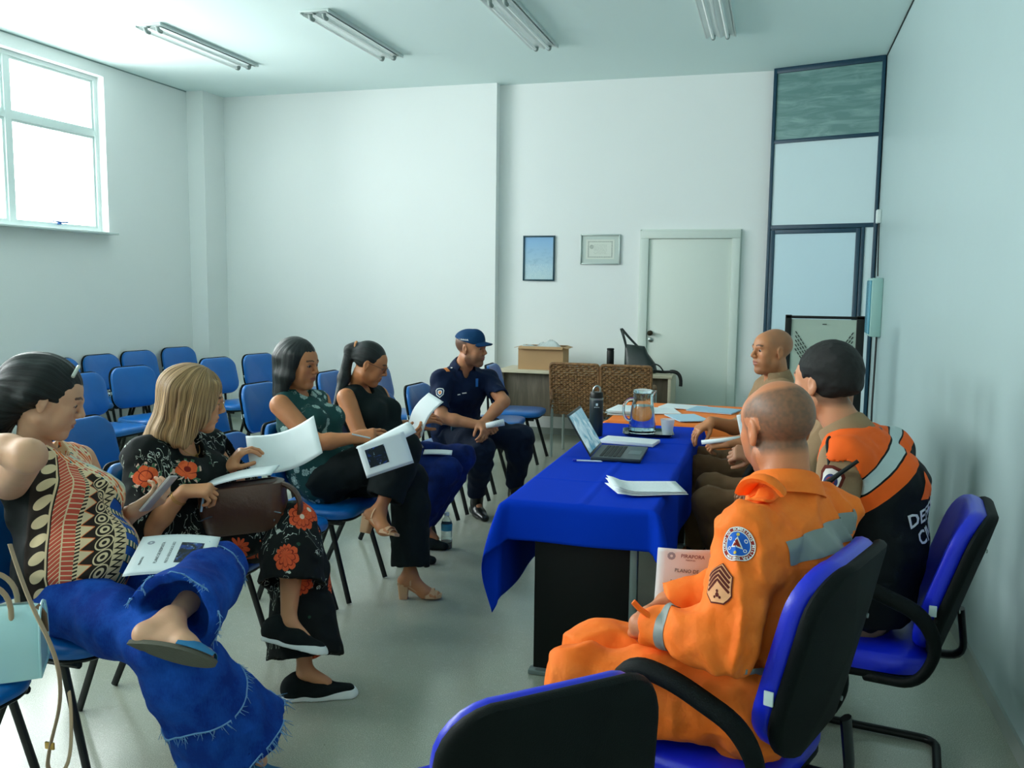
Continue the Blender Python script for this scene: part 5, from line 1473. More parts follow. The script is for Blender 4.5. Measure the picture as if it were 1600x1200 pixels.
cut = [ell(T(0, .12, -.035), V3(.075, .075, .092)*S.hk, S.hR, .012, '-'), ell(T(.085, .02, -.03), V3(.03, .035, .055)*S.hk, S.hR, .01, '-'), ell(T(-.085, .02, -.03), V3(.03, .035, .055)*S.hk, S.hR, .01, '-'),
       half(T(0, -.05, -.042), S.hR@V3(0, -.2, -1), .02)]
hp.append(cap(T(0, -.055, -.0), T(0, -.045, -.06), .066, .052, .03))
sdf_obj('hair', hp+cut, .004, M_hairs, S.root, post=lambda P: -.0015*vnoise(P, 90)-.003*vnoise(P, 30), uvf=hair_uv(S))
J = S.J
top(S, M_khaki, .014, {'L': 1.9, 'R': 1.9}, neck=(((.0, .05), (.068, .068, .05)),), thick=1.2, name='shirt', post=folds(.009, (13, 13, 9), seed=7))
shirt_pr, shirt_po = S.top_prims, S.top_post
b_ = np.cross(nrm(J['sR']-J['sL']), V3(0, 0, 1)); b_ = nrm(b_*(1 if b_[0] > 0 else -1)); latv = nrm(J['sR']-J['sL'])
# vest: body only, coloured in horizontal zones (orange yoke, piping, tape) that follow its seams
yoke_o = J['chest']+V3(0, 0, .0)
def vest_nodes():
    v, X, Y, Z = coords('Object'); l = S.root.location
    h = ((Z+l.z)-1.055)*.8-((X+l.x)-.36)*.6-((Y+l.y)-3.12)*.08      # seams run square to the bent spine
    c = mixc(h.gt(-.075), '#0b1214', '#f2611c'); c = mixc(h.within(-.027, .027), c, '#0b1214'); c = mixc(h.within(-.021, .021), c, '#b8c6c6'); return c
M_vest = fabric('safety_vest', '#0b1214', .75, .2, 350, vary=0, build=vest_nodes)
vp = S.torso(.030, 1.04)+[cap(J['neck']*.6+J['sL']*.4, J['sL']*.96+J['neck']*.04, .066, .070, .04), cap(J['neck']*.6+J['sR']*.4, J['sR']*.96+J['neck']*.04, .066, .070, .04)]
vc_ = [ell(J['neck']+V3(0, 0, .065)-b_*.01, V3(.082, .088, .06), None, .006, '-')]
for q, sg in (('L', -1), ('R', 1)): vc_.append(ell(J['s'+q]+latv*sg*.045+V3(0, 0, -.055), V3(.05, .075, .10), np.stack([latv, b_, V3(0, 0, 1)], 1), .008, '-'))
vc_.append(half(J['pelvis']+V3(0, 0, -.07), V3(0, 0, -1)))
S.top_prims = vp+vc_; S.top_post = folds(.006, (9, 9, 7), seed=3)
vo_ = sdf_obj('vest', S.top_prims, .0055, M_vest, S.root, S.top_post)
collar(S, M_khaki, r=.068, h=.04, gap=.6, drop=.05)
# lettering on the back of the vest, triangle emblem
Ot = J['chest']+b_*.17+V3(0, 0, -.05); xt = -np.cross(b_, V3(0, 0, 1)); 
xt = nrm(np.cross(V3(0, 0, 1), b_))
deco_text('DEFESA', .062, S, M_patch_w, Ot+V3(0, 0, .0), xt+V3(0, 0, .25), (0, 0, 1), .002, parent=vo_); deco_text('CIVIL', .062, S, M_patch_w, Ot+V3(0, 0, -.065), xt+V3(0, 0, .25), (0, 0, 1), .002, parent=vo_)
deco(dec_poly([(-.05, -.03), (.05, -.03), (0, .055)]), S, M_hi_o if 'M_hi_o' in globals() else mat('emblem_orange', '#f2611c', .7), Ot+V3(0, 0, .075), xt, (0, 0, 1), .002, 'triangle', parent=vo_)
# left sleeve patch
ax_ = nrm(J['eL']-J['sL']); n_ = nrm(V3(-.45, -.9, .1)-ax_*(V3(-.45, -.9, .1)@ax_)); y_ = -ax_; x_ = np.cross(y_, n_); O_ = J['sL']+(J['eL']-J['sL'])*.30+n_*.03
sh = [(-.03, .02), (-.022, .034), (0, .038), (.022, .034), (.03, .02), (.026, -.012), (.0, -.038), (-.026, -.012)]
for k_, mm, lf in ((1.3, M_maroon, .002), (1.0, M_patch_w, .0028)): deco(dec_poly([(a*k_, c*k_) for a, c in sh]), S, mm, O_, x_, y_, lf, 'sleeve_patch', shirt_pr, shirt_po)
deco(dec_disc(.023), S, mat('patch_navy', '#2a3468', .7), O_, x_, y_, .0036, 'patch_field', shirt_pr, shirt_po); deco(dec_disc(.014), S, M_patch_red, O_, x_, y_, .0044, 'patch_field', shirt_pr, shirt_po); deco(dec_poly([(-.006, -.004), (.006, -.004), (0, .008)]), S, M_patch_w, O_, x_, y_, .005, 'triangle', shirt_pr, shirt_po)
trousers(S, fabric('dark_trousers', '#1a1814', .85, .3, 400), .014, 1.92, waist=False)  # khaki as it looks in shadow: the shade is put into this colour
for q in 'LR': shoe('boot', J['t'+q]+V3(.24, 0, -.04), J['t'+q]+V3(-.03, 0, -.04), (0, 0, 1), M_black_c, S.root, h=.12, shaft=(J['a'+q], J['k'+q]))
# shoulder cord and radio aerial
b = MB(); a0 = J['sL']+V3(-.02, .0, .06); b.tube(bez(a0+V3(-.03, .03, .02), a0+V3(-.05, -.02, .01), a0+V3(-.03, -.05, -.02), a0+V3(-.035, -.07, -.06), 12), .005, 8); b.build('shoulder_cord', M_blk, S.root, world=True)
b = MB(); b.tube([(.165, 2.90, .99), (.215, 2.90, 1.035), (.262, 2.90, 1.075)], .006, 8, rs=[.010, .007, .006])
b.build('radio_aerial', M_blk, S.root, world=True)
b = MB(); nk = J['neck']; b.tube(bez(nk+V3(.05, -.07, .02), nk+V3(.12, -.02, .05), nk+V3(.10, .08, .04), nk+V3(.0, .11, .03), 12), .008, 8); b.build('lanyard', M_blk, S.root, world=True)

# ================================================================== BALD MAN IN KHAKI
S = Person('bald man in khaki uniform shirt sitting at the far end of the table', (.02, 5.02, 0),
    dict(head=(-.010, 5.0, 1.262), neck=(.022, 5.02, 1.09), chest=(.05, 5.02, .94), waist=(.06, 5.0, .75), pelvis=(.04, 5.0, .58), sL=(.045, 4.83, 1.045), sR=(-.02, 5.2, 1.03),
         eL=(-.06, 4.76, .81), wL=(-.205, 4.72, .80), eR=(-.135, 5.16, .80), wR=(-.315, 4.98, .865), hL=(.02, 4.93, .56), hR=(.02, 5.11, .56), kL=(-.36, 4.95, .60), kR=(-.38, 5.2, .60),
         aL=(-.38, 4.97, .12), aR=(-.38, 5.2, .12), tL=(-.53, 4.96, .04), tR=(-.53, 5.2, .04)), ((-.86, -.5, .0), (0, 0, 1)), male=True, skin='#b97c54')
S.hands = [dict(w=S.J['wL'], d=(-1, .1, -.15), n=(.0, -.6, .8), side=1, curl=(45, 50, 55, 55), thumb=(.5, .5)), dict(w=S.J['wR'], d=(-.8, -.5, -.5), n=(-.3, -.3, .9), side=-1, curl=(25, 30, 30, 35))]
S.hk = 1.03
S.build_body(paint=skinpaint(S, stubble=('#5a4030', .25), shave=('#6a5244', .35, lambda q: np.clip((q[:, 2]-.0)/.04, 0, 1)*np.clip((.06-q[:, 1])/.03, 0, 1))))
top(S, M_khaki, .014, {'L': 1.05, 'R': 1.05}, neck=(((.0, .05), (.068, .068, .05)), ((.06, .03), (.035, .05, .05))), thick=1.25, name='shirt')
collar(S, M_khaki, r=.066, h=.036, gap=1.0, drop=.05)
trousers(S, M_khaki_t, .018, 1.92, waist=False); J = S.J
for q in 'LR': shoe('boot', J['t'+q]+V3(.24, 0, -.04), J['t'+q]+V3(-.03, 0, -.04), (0, 0, 1), M_black_c, S.root, h=.12, shaft=(J['a'+q], J['k'+q]))
o_ = J['chest']+V3(-.11, -.09, .06); deco(dec_strip([(-.03, 0), (.03, 0)], .014), S, M_maroon, o_, nrm(V3(.6, -.8, 0)), (0, 0, 1), .003, 'name_tape')
ax_ = nrm(J['eL']-J['sL']); O_ = J['sL']+(J['eL']-J['sL'])*.35+V3(0, -.03, 0); deco(dec_poly(sh), S, M_maroon, O_, (1, 0, 0), -ax_, .002, 'sleeve_patch')
# rolled paper in his hand
b = MB(); b.tube([(-.34, 4.70, .795), (-.22, 4.70, .815), (-.12, 4.73, .83)], .012, 10); tag(b.build('rolled_paper', M_paper, ang=None), 'thin roll of white paper in the hand of the bald man', 'paper')

# ================================================================== HIDDEN MAN IN KHAKI
S = Person('person mostly hidden behind the man in orange, only khaki trousers and hands with paper showing', (.2, 4.25, 0),
    dict(head=(.26, 4.24, 1.21), neck=(.28, 4.25, 1.05), chest=(.29, 4.25, .92), waist=(.27, 4.25, .74), pelvis=(.21, 4.25, .58), sL=(.27, 4.07, 1.0), sR=(.27, 4.43, 1.0),
         eL=(.13, 4.0, .78), wL=(-.04, 4.02, .76), eR=(.10, 4.42, .80), wR=(-.06, 4.2, .84), hL=(.17, 4.16, .57), hR=(.17, 4.34, .57), kL=(-.26, 4.19, .60), kR=(-.27, 4.5, .60),
         aL=(-.10, 4.2, .12), aR=(-.10, 4.5, .12), tL=(-.25, 4.2, .04), tR=(-.25, 4.5, .04)), ((-1, .1, -.2), (0, 0, 1)), male=True, skin='#a8775a')
S.hands = [dict(w=S.J['wL'], d=(-.75, .1, -.7), n=(-.5, -.5, .6), side=1, curl=(20, 25, 25, 30)), dict(w=S.J['wR'], d=(-.9, -.2, .1), n=(0, -.7, .6), side=-1, curl=(55, 60, 60, 60))]
S.build_body()
hp, T = hair_shell(S, .010, .008, .0)
sdf_obj('hair', hp+[ell(T(0, .12, -.035), V3(.075, .075, .092), S.hR, .012, '-'), half(T(0, -.05, -.0), S.hR@V3(0, -.25, -1), .02)], .005, M_hairs, S.root, uvf=hair_uv(S))
top(S, M_khaki, .014, {'L': 1.6, 'R': 1.6}, neck=(((.0, .05), (.068, .068, .05)),), thick=1.25, name='shirt', res=.007)
trousers(S, M_khaki_t, .014, 1.92, waist=False); J = S.J
for q in 'LR': shoe('boot', J['t'+q]+V3(.24, 0, -.04), J['t'+q]+V3(-.03, 0, -.04), (0, 0, 1), M_black_c, S.root, h=.12, shaft=(J['a'+q], J['k'+q]))
paper_at('paper', (-.12, 4.13, .90), (.75, .35, .1), (-.35, .2, 1), .16, .13, 'white sheet held by the mostly hidden person in khaki', bend=.01)

# ================================================================== MAN IN DARK CAP
S = Person('man in navy uniform and dark cap sitting turned towards us, leaning on his knees', (-2.15, 5.95, 0),
    dict(head=(-1.965, 5.74, 1.168), neck=(-2.045, 5.79, 1.015), chest=(-2.085, 5.83, .87), waist=(-2.13, 5.89, .71), pelvis=(-2.16, 5.94, .57), sL=(-1.905, 5.925, .94), sR=(-2.155, 5.68, .95),
         eL=(-1.735, 5.75, .815), wL=(-1.835, 5.60, .675), eR=(-2.105, 5.54, .715), wR=(-1.845, 5.58, .672), hL=(-2.07, 6.03, .56), hR=(-2.13, 5.86, .56), kL=(-1.67, 5.98, .53), kR=(-1.835, 5.60, .50),
         aL=(-1.75, 6.08, .13), aR=(-1.935, 5.79, .12), tL=(-1.64, 6.0, .04), tR=(-1.86, 5.70, .04)), ((.98, -.16, -.05), (0, 0, 1)), male=True, skin='#b37a58')
S.hk = 1.02
S.hands = [dict(w=S.J['wR'], d=(.95, .05, -.1), n=(.1, -.7, .7), side=-1, curl=(60, 62, 65, 65), thumb=(.6, .5)), dict(w=S.J['wL'], d=(.4, -.6, -.4), n=(.5, .2, .8), side=1, curl=(40, 45, 45, 50))]
S.build_body(jaw=1.05, paint=skinpaint(S, stubble=('#2c2220', .55), shave=('#1a1614', .75, lambda q: np.clip((q[:, 2]+.03)/.02, 0, 1)*np.clip((.012-q[:, 1])/.015, 0, 1)*~((np.abs(q[:, 0]) > .066) & (q[:, 2] < .03) & (q[:, 1] > -.025)))))
R, c, k = S.hR, S.hc, S.hk; T = S.T
capP = [ell(T(0, -.012, .050), V3(.090, .108, .078)*k, R, .01), cap(T(0, .02, .06), T(0, .04, .085), .058, .04, .03), half(T(0, 0, .045), R@V3(0, -.22, -1), .004)]
ho = sdf_obj('cap', capP, .004, M_navy_cap if 'M_navy_cap' in globals() else fabric('cap_cloth', '#0d3a62', .8, .3, 400), S.root, post=lambda P: -.001*vnoise(P, 30))
b = MB(); b.sheet([[Vector(T((i/10-.5)*2*.076*math.cos(j*.09), .070+.082*(j/8)*math.sqrt(max(.02, 1-(abs(i/10-.5)*2)**2.6))*1.0, .056-.012*(j/8)-.028*abs((i/10-.5)*2)**2)) for j in range(9)] for i in range(11)], .004)
b.build('brim', MATS['cap_cloth'], ho, world=True, ang=None)
S.top_prims, S.top_post = capP, None
deco(dec_poly([(-.022, -.018), (.022, -.018), (.022, .018), (-.022, .018)]), S, M_patch_blue, T(0.0, .11, .085), R@V3(1, 0, 0), R@V3(0, -.35, 1), .0012, 'cap_badge', parent=ho)
sd_ = R@V3(1, 0, 0)
deco(dec_strip([(-.042+.007*i, -.002+.009*(i % 2)) for i in range(13)], .005), S, M_patch_w, T(.095, -.02, .058), nrm(R@V3(0, 1, 0)), R@V3(0, 0, 1), .0012, 'cap_lettering', parent=ho)  # white zigzag standing in for the unreadable lettering on the cap
top(S, M_navy, .013, {'L': .78, 'R': .80}, neck=(((.0, .05), (.066, .066, .05)), ((.06, .02), (.03, .05, .05))), thick=1.04, name='shirt', res=.0055, post=folds(.007, (12, 12, 9), seed=5), wide=1.12)
collar(S, M_navy, r=.066, h=.036, gap=1.0, drop=.05)
J = S.J; axR = nrm(J['eR']-J['sR']); nR = nrm(V3(.25, -1, .1)-axR*(V3(.25, -1, .1)@axR)); OR = J['sR']+(J['eR']-J['sR'])*.46+nR*.03; xR_ = np.cross(-axR, nR)
for k_, mm, lf in ((.95, M_patch_w, .002), (.78, MATS['cap_cloth'], .0028), (.5, M_patch_w, .0034), (.3, M_patch_o, .004)): deco(dec_poly([(a*k_, c_*k_) for a, c_ in sh]), S, mm, OR, xR_, -axR, lf, 'sleeve_patch')
Osh = J['neck']*.35+J['sR']*.65+V3(0, -.0, .05); dsh = nrm(J['sR']-J['neck'])
deco(dec_strip([(-.022, 0), (.022, 0)], .026), S, M_patch_o, Osh+dsh*.02+V3(.015, -.03, 0), np.cross(-dsh, V3(0, 0, 1)), -dsh, .003, 'shoulder_mark'); deco(dec_strip([(-.006, 0), (.006, 0)], .012), S, M_patch_w, Osh-dsh*.02+V3(.015, -.03, 0), np.cross(-dsh, V3(0, 0, 1)), -dsh, .003, 'shoulder_star')
fwv = nrm(V3(.7, -.7, 0)); rtv = nrm(V3(.7, .7, 0))
deco(dec_strip([(0, -.028), (0, .028)], .022), S, mat('badge_blue', '#2c6fb8', .5), J['chest']+fwv*.13+rtv*.075+V3(0, 0, .06), rtv, (0, 0, 1), .003, 'chest_badge')
for dx_, w_ in ((-.022, .018), (.012, .028)): deco(dec_strip([(dx_-w_/2, dx_*.3), (dx_+w_/2, dx_*.3+.003)], .007), S, M_patch_w, J['chest']+fwv*.13-rtv*.04+V3(0, 0, -.01), rtv, (0, 0, 1), .003, 'name_tape')
trousers(S, M_navy_d, .022, 1.9, thick=1.08, post=folds(.010, (11, 11, 10), seed=8))
for q in 'LR':
    d = nrm(J['t'+q]-J['a'+q]*V3(1, 1, 0)-V3(0, 0, J['t'+q][2])) if False else nrm((J['t'+q]-J['a'+q])*V3(1, 1, 0)); base_ = J['a'+q]*V3(1, 1, 0)
    shoe('boot', base_-d*.08, base_+d*.20, (0, 0, 1), mat('boot_leather', '#070b0c', .3, .5), S.root, h=.12, shaft=(J['a'+q], J['k'+q]))
b = MB(); b.box(J['hR']+V3(.08, -.12, .05), (.11, .05, .10), Matrix.Rotation(.5, 3, 'Z'), bev=.012); b.build('belt_pouch', fabric('pouch_cloth', '#1d3a48', .8), S.root, world=True)
b = MB(); p_ = V3(-1.735, 5.555, .683); b.tube([p_+V3(-.055, -.01, -.006), p_+V3(.06, .012, .02)], .021, 16, rs=[.018, .023]); tag(b.build('rolled_paper', M_text, ang=None), 'rolled white papers in the hands of the man in the dark cap', 'paper')
def ring_tube(c, ax, r, rr, name, m, parent, e=1.0, n=24):
    ax = nrm(ax); e1 = nrm(np.cross(ax, V3(.13, .2, 1))); e2 = np.cross(ax, e1)
    b = MB(); b.tube([V3(*c)+(e1*math.cos(a)*r+e2*math.sin(a)*r*e) for a in np.linspace(0, 2*math.pi, n, endpoint=False)], rr, 8, closed=True); return b.build(name, m, parent, world=True)
def glasses(S, m, drop=0):
    T = S.T; b = MB()
    for s in (-1, 1):
        b.tube([T(s*.032+.021*math.cos(a), .106-.004*abs(math.cos(a)), .004-drop+.017*math.sin(a)) for a in np.linspace(0, 2*math.pi, 20, endpoint=False)], .0013, 6, closed=True)
        b.tube([T(s*.054, .103, .008-drop), T(s*.072, .07, .01-drop*.5), T(s*.080, .0, .012)], .0014, 6)
    b.tube([T(-.012, .108, .006-drop), T(.012, .108, .006-drop)], .0013, 6); return b.build('glasses', m, S.root, world=True)
def foot(S, q, heel, toe, up, hh):
    heel, toe, up = V3(*heel), V3(*toe), nrm(up); d = nrm(toe-heel); L = np.linalg.norm(toe-heel); sd = np.cross(d, up); A = S.J['a'+q]
    P = [cap(A, heel+d*.035+up*(hh+.035), .034, .030, .02), cap(heel+d*.03+up*(hh+.032), heel+d*L*.62+up*.035, .028, .026, .02), cap(A, heel+d*L*.6+up*.036, .028, .024, .03), cap(heel+d*L*.6+up*.033, heel+d*L*.76+up*.028, .027, .022, .02, (sd, 1.35))]
    for i in range(5): o = (i-2)*.0155; P.append(cap(heel+d*L*.76+sd*o+up*.026, heel+d*L*(.93-.025*abs(i-1))+sd*o*1.05+up*.020, .0105, .0085, .006))
    return P

# ================================================================== WOMAN WITH PONYTAIL, BLACK SLEEVELESS TOP
S = Person('woman with a ponytail, glasses and black sleeveless top, looking down at her papers', (-2.2, 4.78, 0),
    dict(head=(-2.248, 4.75, 1.134), neck=(-2.345, 4.78, .985), chest=(-2.29, 4.79, .85), waist=(-2.23, 4.80, .70), pelvis=(-2.21, 4.80, .57), sL=(-2.275, 4.945, .925), sR=(-2.335, 4.625, .945),
         eL=(-2.16, 4.95, .72), wL=(-1.975, 4.80, .795), eR=(-2.215, 4.56, .74), wR=(-1.975, 4.58, .722), hL=(-2.17, 4.89, .555), hR=(-2.17, 4.71, .555), kL=(-1.75, 4.98, .57), kR=(-1.73, 4.66, .56),
         aL=(-1.99, 4.96, .12), aR=(-1.96, 4.68, .12), tL=(-1.83, 4.98, .04), tR=(-1.80, 4.68, .04)), ((.94, .30, -.42), (0, 0, 1)), skin='#ba7a50')
S.armk = 1.14
S.hands = [dict(w=S.J['wL'], d=(.75, -.1, .35), n=(-.2, -.75, .6), side=1, curl=(30, 35, 40, 45), thumb=(.4, .4)), dict(w=S.J['wR'], d=(.8, .1, .3), n=(.2, -.8, -.6), side=-1, curl=(30, 40, 45, 50), thumb=(.4, .3))]
S.build_body(paint=skinpaint(S, lips='#8a4038')); T = S.T
PT1, PT2 = V3(-2.385, 4.70, 1.05), V3(-2.40, 4.60, .87)
hp, _ = hair_shell(S, .007, .004, .0)
sdf_obj('hair', hp+[cap(T(0, -.09, .055), T(0, -.115, .06), .024, .02, .015), face_cut(S, T, -.035, .067, .088, .105, .068), half(T(0, -.04, -.045), S.hR@V3(0, -.6, -1), .01), ell(T(.085, .01, -.03), (.03, .04, .05), S.hR, .01, '-'), ell(T(-.085, .01, -.03), (.03, .04, .05), S.hR, .01, '-'),
    cap(T(0, -.11, .06), T(0, -.135, .03), .024, .027, .02), cap(T(0, -.135, .03), PT1, .027, .034, .03), cap(PT1, PT2, .034, .012, .03)], .0035, M_haird, S.root, post=hair_disp(S, 'back', .0015, .0005), uvf=hair_uv(S, 'back'))
ring_tube(T(0, -.112, .062), S.hR@V3(0, 1, .2), .024, .008, 'hair_tie', mat('hair_tie', '#c98a5a', .6), S.root)
glasses(S, mat('glasses_frame', '#5a3a22', .3, .5))
top(S, M_black_k, .010, {'L': None, 'R': None}, bust=1.0, belly=.8, wide=1.08, neck=(((.0, .045), (.075, .058, .05)), ((.07, .0), (.045, .05, .075))), name='sleeveless_top', post=folds(.004, (10, 10, 8), seed=2, amp2=.001))
trousers(S, M_denim2, .014, 1.9, thick=1.02, name='jeans')
for q in 'LR': shoe('shoe', S.J['a'+q]*V3(1, 1, 0)-V3(.08, 0, 0), S.J['a'+q]*V3(1, 1, 0)+V3(.17, 0, 0), (0, 0, 1), M_black_c, S.root, h=.02)
ring_tube(S.J['wL']*.85+S.J['eL']*.15, S.J['wL']-S.J['eL'], .031, .004, 'wristwatch_strap', M_white_r, S.root)
pp = paper_at('open_papers', (-1.865, 4.60, .752), (.45, .28, .85), (-.55, .45, .1), .23, .17, 'folded-over white papers held by the ponytailed woman, edge curling up', bend=.03, sheets=3)
b = MB(); b.tube([(-1.93, 4.62, .76), (-1.83, 4.55, .70)], .004, 8); tag(b.build('pen', mat('pen_dark', '#39424e', .4)), 'dark pen held against the papers by the ponytailed woman', 'pen')
paper_at('notepad', (-1.86, 4.62, .655), (.9, .3, -.02), (-.3, .9, .0), .16, .11, 'small notepad lying on the jeans of the ponytailed woman', 'notepad', bend=.003, sheets=4)

# ================================================================== WOMAN IN GREEN FLORAL TOP
S = Person('woman with long dark hair, sleeveless green floral top and black trousers, legs crossed', (-2.25, 4.12, 0),
    dict(head=(-2.355, 4.13, 1.18), neck=(-2.392, 4.15, 1.022), chest=(-2.335, 4.15, .88), waist=(-2.28, 4.15, .72), pelvis=(-2.22, 4.15, .59), sL=(-2.33, 4.31, .965), sR=(-2.378, 3.985, .98),
         eL=(-2.235, 4.31, .71), wL=(-2.025, 4.27, .80), eR=(-2.165, 3.955, .805), wR=(-1.985, 4.03, .83), hL=(-2.17, 4.24, .57), hR=(-2.17, 4.07, .60), kL=(-1.775, 4.24, .60), kR=(-1.77, 4.15, .765),
         aR=(-1.845, 4.0, .475), aL=(-1.735, 4.13, .125), tR=(-1.70, 3.92, .40), tL=(-1.59, 4.17, .03)), ((.99, -.08, -.13), (0, 0, 1)), skin='#bb7b52')
S.hk = 1.03; S.armk = 1.14
hR_, tR_ = V3(-1.925, 3.95, .375), V3(-1.71, 3.90, .375); upf = nrm(V3(.12, .35, .93)); hL_, tL_ = V3(-1.79, 4.10, .0), V3(-1.575, 4.165, .0)
S.feet = [foot(S, 'R', hR_, tR_, upf, .055), foot(S, 'L', hL_, tL_, (0, 0, 1), .06)]; del S.J['tR'], S.J['tL']
S.hands = [dict(w=S.J['wR'], d=(.93, .3, .12), n=(.05, -.85, .5), side=-1, curl=(25, 35, 45, 50), thumb=(.5, .4)), dict(w=S.J['wL'], d=(.93, -.1, .0), n=(.0, .4, .9), side=1, curl=(35, 40, 40, 45))]
S.build_body(paint=skinpaint(S, lips='#8a4a42')); T = S.T
hp, _ = hair_shell(S, .011, .006, .01)
nb = S.J['neck']; back = S.hR@V3(0, -1, 0)
curtain = []
for s in (-1, 1):
    curtain += [cap(T(s*.070, -.005, .05), T(s*.083, -.012, -.06), .030, .026, .03, (S.hR@V3(0, 1, 0), 1.5)), cap(T(s*.083, -.012, -.06), T(s*.088, -.03, -.165), .026, .020, .03, (S.hR@V3(0, 1, 0), 1.7))]
curtain += [cap(T(0, -.075, .02), T(0, -.085, -.17), .052, .035, .04, (S.hR@V3(1, 0, 0), 1.75))]
sdf_obj('hair', hp+curtain+[face_cut(S, T, -.035, .058, .105, .112, .074)], .0038, M_haird, S.root, post=hair_disp(S, 'down', .0018, .0006), uvf=hair_uv(S))
top(S, M_green, .010, {'L': None, 'R': None}, bust=1.0, belly=.8, wide=1.07, neck=(((.0, .045), (.08, .062, .05)), ((.07, .01), (.055, .05, .06))), name='blouse', post=folds(.005, (10, 10, 8), seed=4, amp2=.002), extra=[cap((-2.30, 4.10, .62), (-2.02, 4.12, .70), .10, .07, .04)])
trousers(S, M_black_c, .016, 1.93, thick=1.08, tt={'L': 1.93, 'R': 1.80}, flare=.05, name='trousers', post=folds(.006, (10, 10, 8), seed=6))
def heel_sandal(heel, toe, up, parent, hh=.075, nm='sandal'):
    """block-heel sandal; heel/toe = ground points"""
    heel, toe, up = V3(*heel), V3(*toe), nrm(up); d = nrm(toe-heel); sd = np.cross(d, up); L = np.linalg.norm(toe-heel); t = empty(nm, tuple(heel)); t.parent = parent; t.location = Vector(heel)-parent.location
    B = MB(); M = Matrix([list(x) for x in np.stack([d, sd, up], 1).tolist()])
    B.ring_loft([[Vector(heel+d*(x+.03)+sd*y+up*z) for x, y in rrect(w_, w_*.95, .008, 3)] for z, w_ in ((0, .042), (.004, .044), (hh, .056))]); B.build('heel', M_skin_shoe, t, world=True)
    pts = [(0, hh+.004), (.25, hh-.006), (.5, hh*.45), (.68, .018), (.85, .010), (1.0, .012)]; rows = []; W = [.026, .028, .028, .036, .040, .022]
    for (u, z), w_ in zip(pts, W): rows.append([heel+d*(u*L)+sd*(w_*v)+up*z for v in np.linspace(-1, 1, 7)])
    B = MB(); B.sheet([[Vector(p) for p in r] for r in rows], .012); B.build('sole', M_skin_shoe, t, world=True)
    def arch(u, z, w_, hgt, tw): 
        B = MB(); n = 12; rows = []
        for i in range(n+1):
            a = math.pi*i/n; c_ = heel+d*(u*L)+sd*(w_*math.cos(a))+up*(z+hgt*math.sin(a)); rows.append([Vector(c_+d*tw*k) for k in (-.5, 0, .5)])
        B.sheet(rows, .002); B.build('strap', M_skin_shoe, t, world=True)
    arch(.74, .012, .040, .040, .045); arch(.86, .010, .036, .030, .02); arch(.30, hh, .030, .055, .008); arch(.12, hh-.005, .030, .045, .012)
    return t
J = S.J
def skin_flat(c): return mat('skin_'+c[1:], c, .48, .35, bump=.12, bscale=220, sss=.08, vary=.04, vscale=30)
heel_sandal(hR_, tR_, upf, S.root)
heel_sandal(hL_, tL_, (0, 0, 1), S.root)
b = MB(); nk = J['neck']; b.tube(bez(nk+V3(.02, -.06, .01), nk+V3(.1, -.05, -.05), nk+V3(.13, .02, -.07), nk+V3(.05, .06, .01), 14), .0012, 6); b.build('necklace', M_gold, S.root, world=True)
e_ = MB(); e_.tube([T(.079, -.004, -.04), T(.081, -.004, -.055)], .004, 6); e_.build('earring', M_gold, S.root, world=True)
t = paper_at('open_booklet', (-1.845, 3.86, .675), (.80, .42, .28), (-.35, .10, .9), .235, .155, 'open booklet with a storm picture held by the woman in green floral top', 'booklet', bend=.012, sheets=3, photo=(.03, .035, .125, .125))
b = MB(); b.sheet([[Vector((-1.925+.20*i/8, 3.915+.16*i/8, .80+.115*i/8))+Vector((.02*j, -.01*j, -.012*j+.012*math.sin(j*1.2))) for j in range(4)] for i in range(9)], .004); b.build('folded_page', M_paper, t, world=True, ang=None)
b = MB(); b.tube([V3(-1.985, 3.99, .855)+V3(0, 0, 0), V3(-1.90, 4.02, .835)], .004, 8); tag(b.build('pen', mat('pen_light', '#b9c4cc', .4)), 'thin pen in the hand of the woman in green floral top', 'pen')

# ================================================================== BLONDE WOMAN IN BLACK FLORAL OUTFIT
S = Person('blonde woman with long hair in a black outfit with orange poppies, holding a pen', (-2.25, 3.05, 0),
    dict(head=(-2.215, 3.07, 1.125), neck=(-2.30, 3.05, .972), chest=(-2.29, 3.05, .82), waist=(-2.27, 3.04, .68), pelvis=(-2.24, 3.05, .575), sL=(-2.262, 3.215, .905), sR=(-2.315, 2.885, .92),
         eL=(-2.20, 3.34, .70), wL=(-2.11, 3.12, .845), eR=(-2.225, 2.79, .665), wR=(-2.095, 2.82, .815), hL=(-2.2, 3.14, .56), hR=(-2.2, 2.96, .58), kL=(-1.80, 3.14, .575), kR=(-1.77, 3.05, .66),
         aR=(-1.70, 2.88, .335), aL=(-1.68, 2.96, .11), tR=(-1.52, 2.85, .26), tL=(-1.52, 3.05, .04)), ((.76, .62, -.22), (0, 0, 1)), skin='#cb9068')
S.hk = 1.02
S.hands = [dict(w=S.J['wR'], d=(.93, .35, .05), n=(.1, -.35, .95), side=-1, curl=(50, 50, 55, 60), thumb=(.6, .5), spread=.2), dict(w=S.J['wL'], d=(.55, .25, .75), n=(-.7, -.55, .5), side=1, curl=(35, 35, 40, 40), thumb=(.5, .5))]
S.build_body(paint=skinpaint(S, lips='#9a4a48')); T = S.T
hp, _ = hair_shell(S, .014, .010, .015)
curt = []
for s in (-1, 1):
    curt += [cap(T(s*.068, .01, .055), T(s*.086, .005, -.05), .034, .032, .03, (S.hR@V3(0, 1, 0), 1.5)), cap(T(s*.086, .005, -.05), T(s*.098, -.025, -.16), .032, .024, .03, (S.hR@V3(0, 1, 0), 1.6)), cap(T(s*.06, .06, .075), T(s*.079, .055, -.01), .022, .016, .02)]
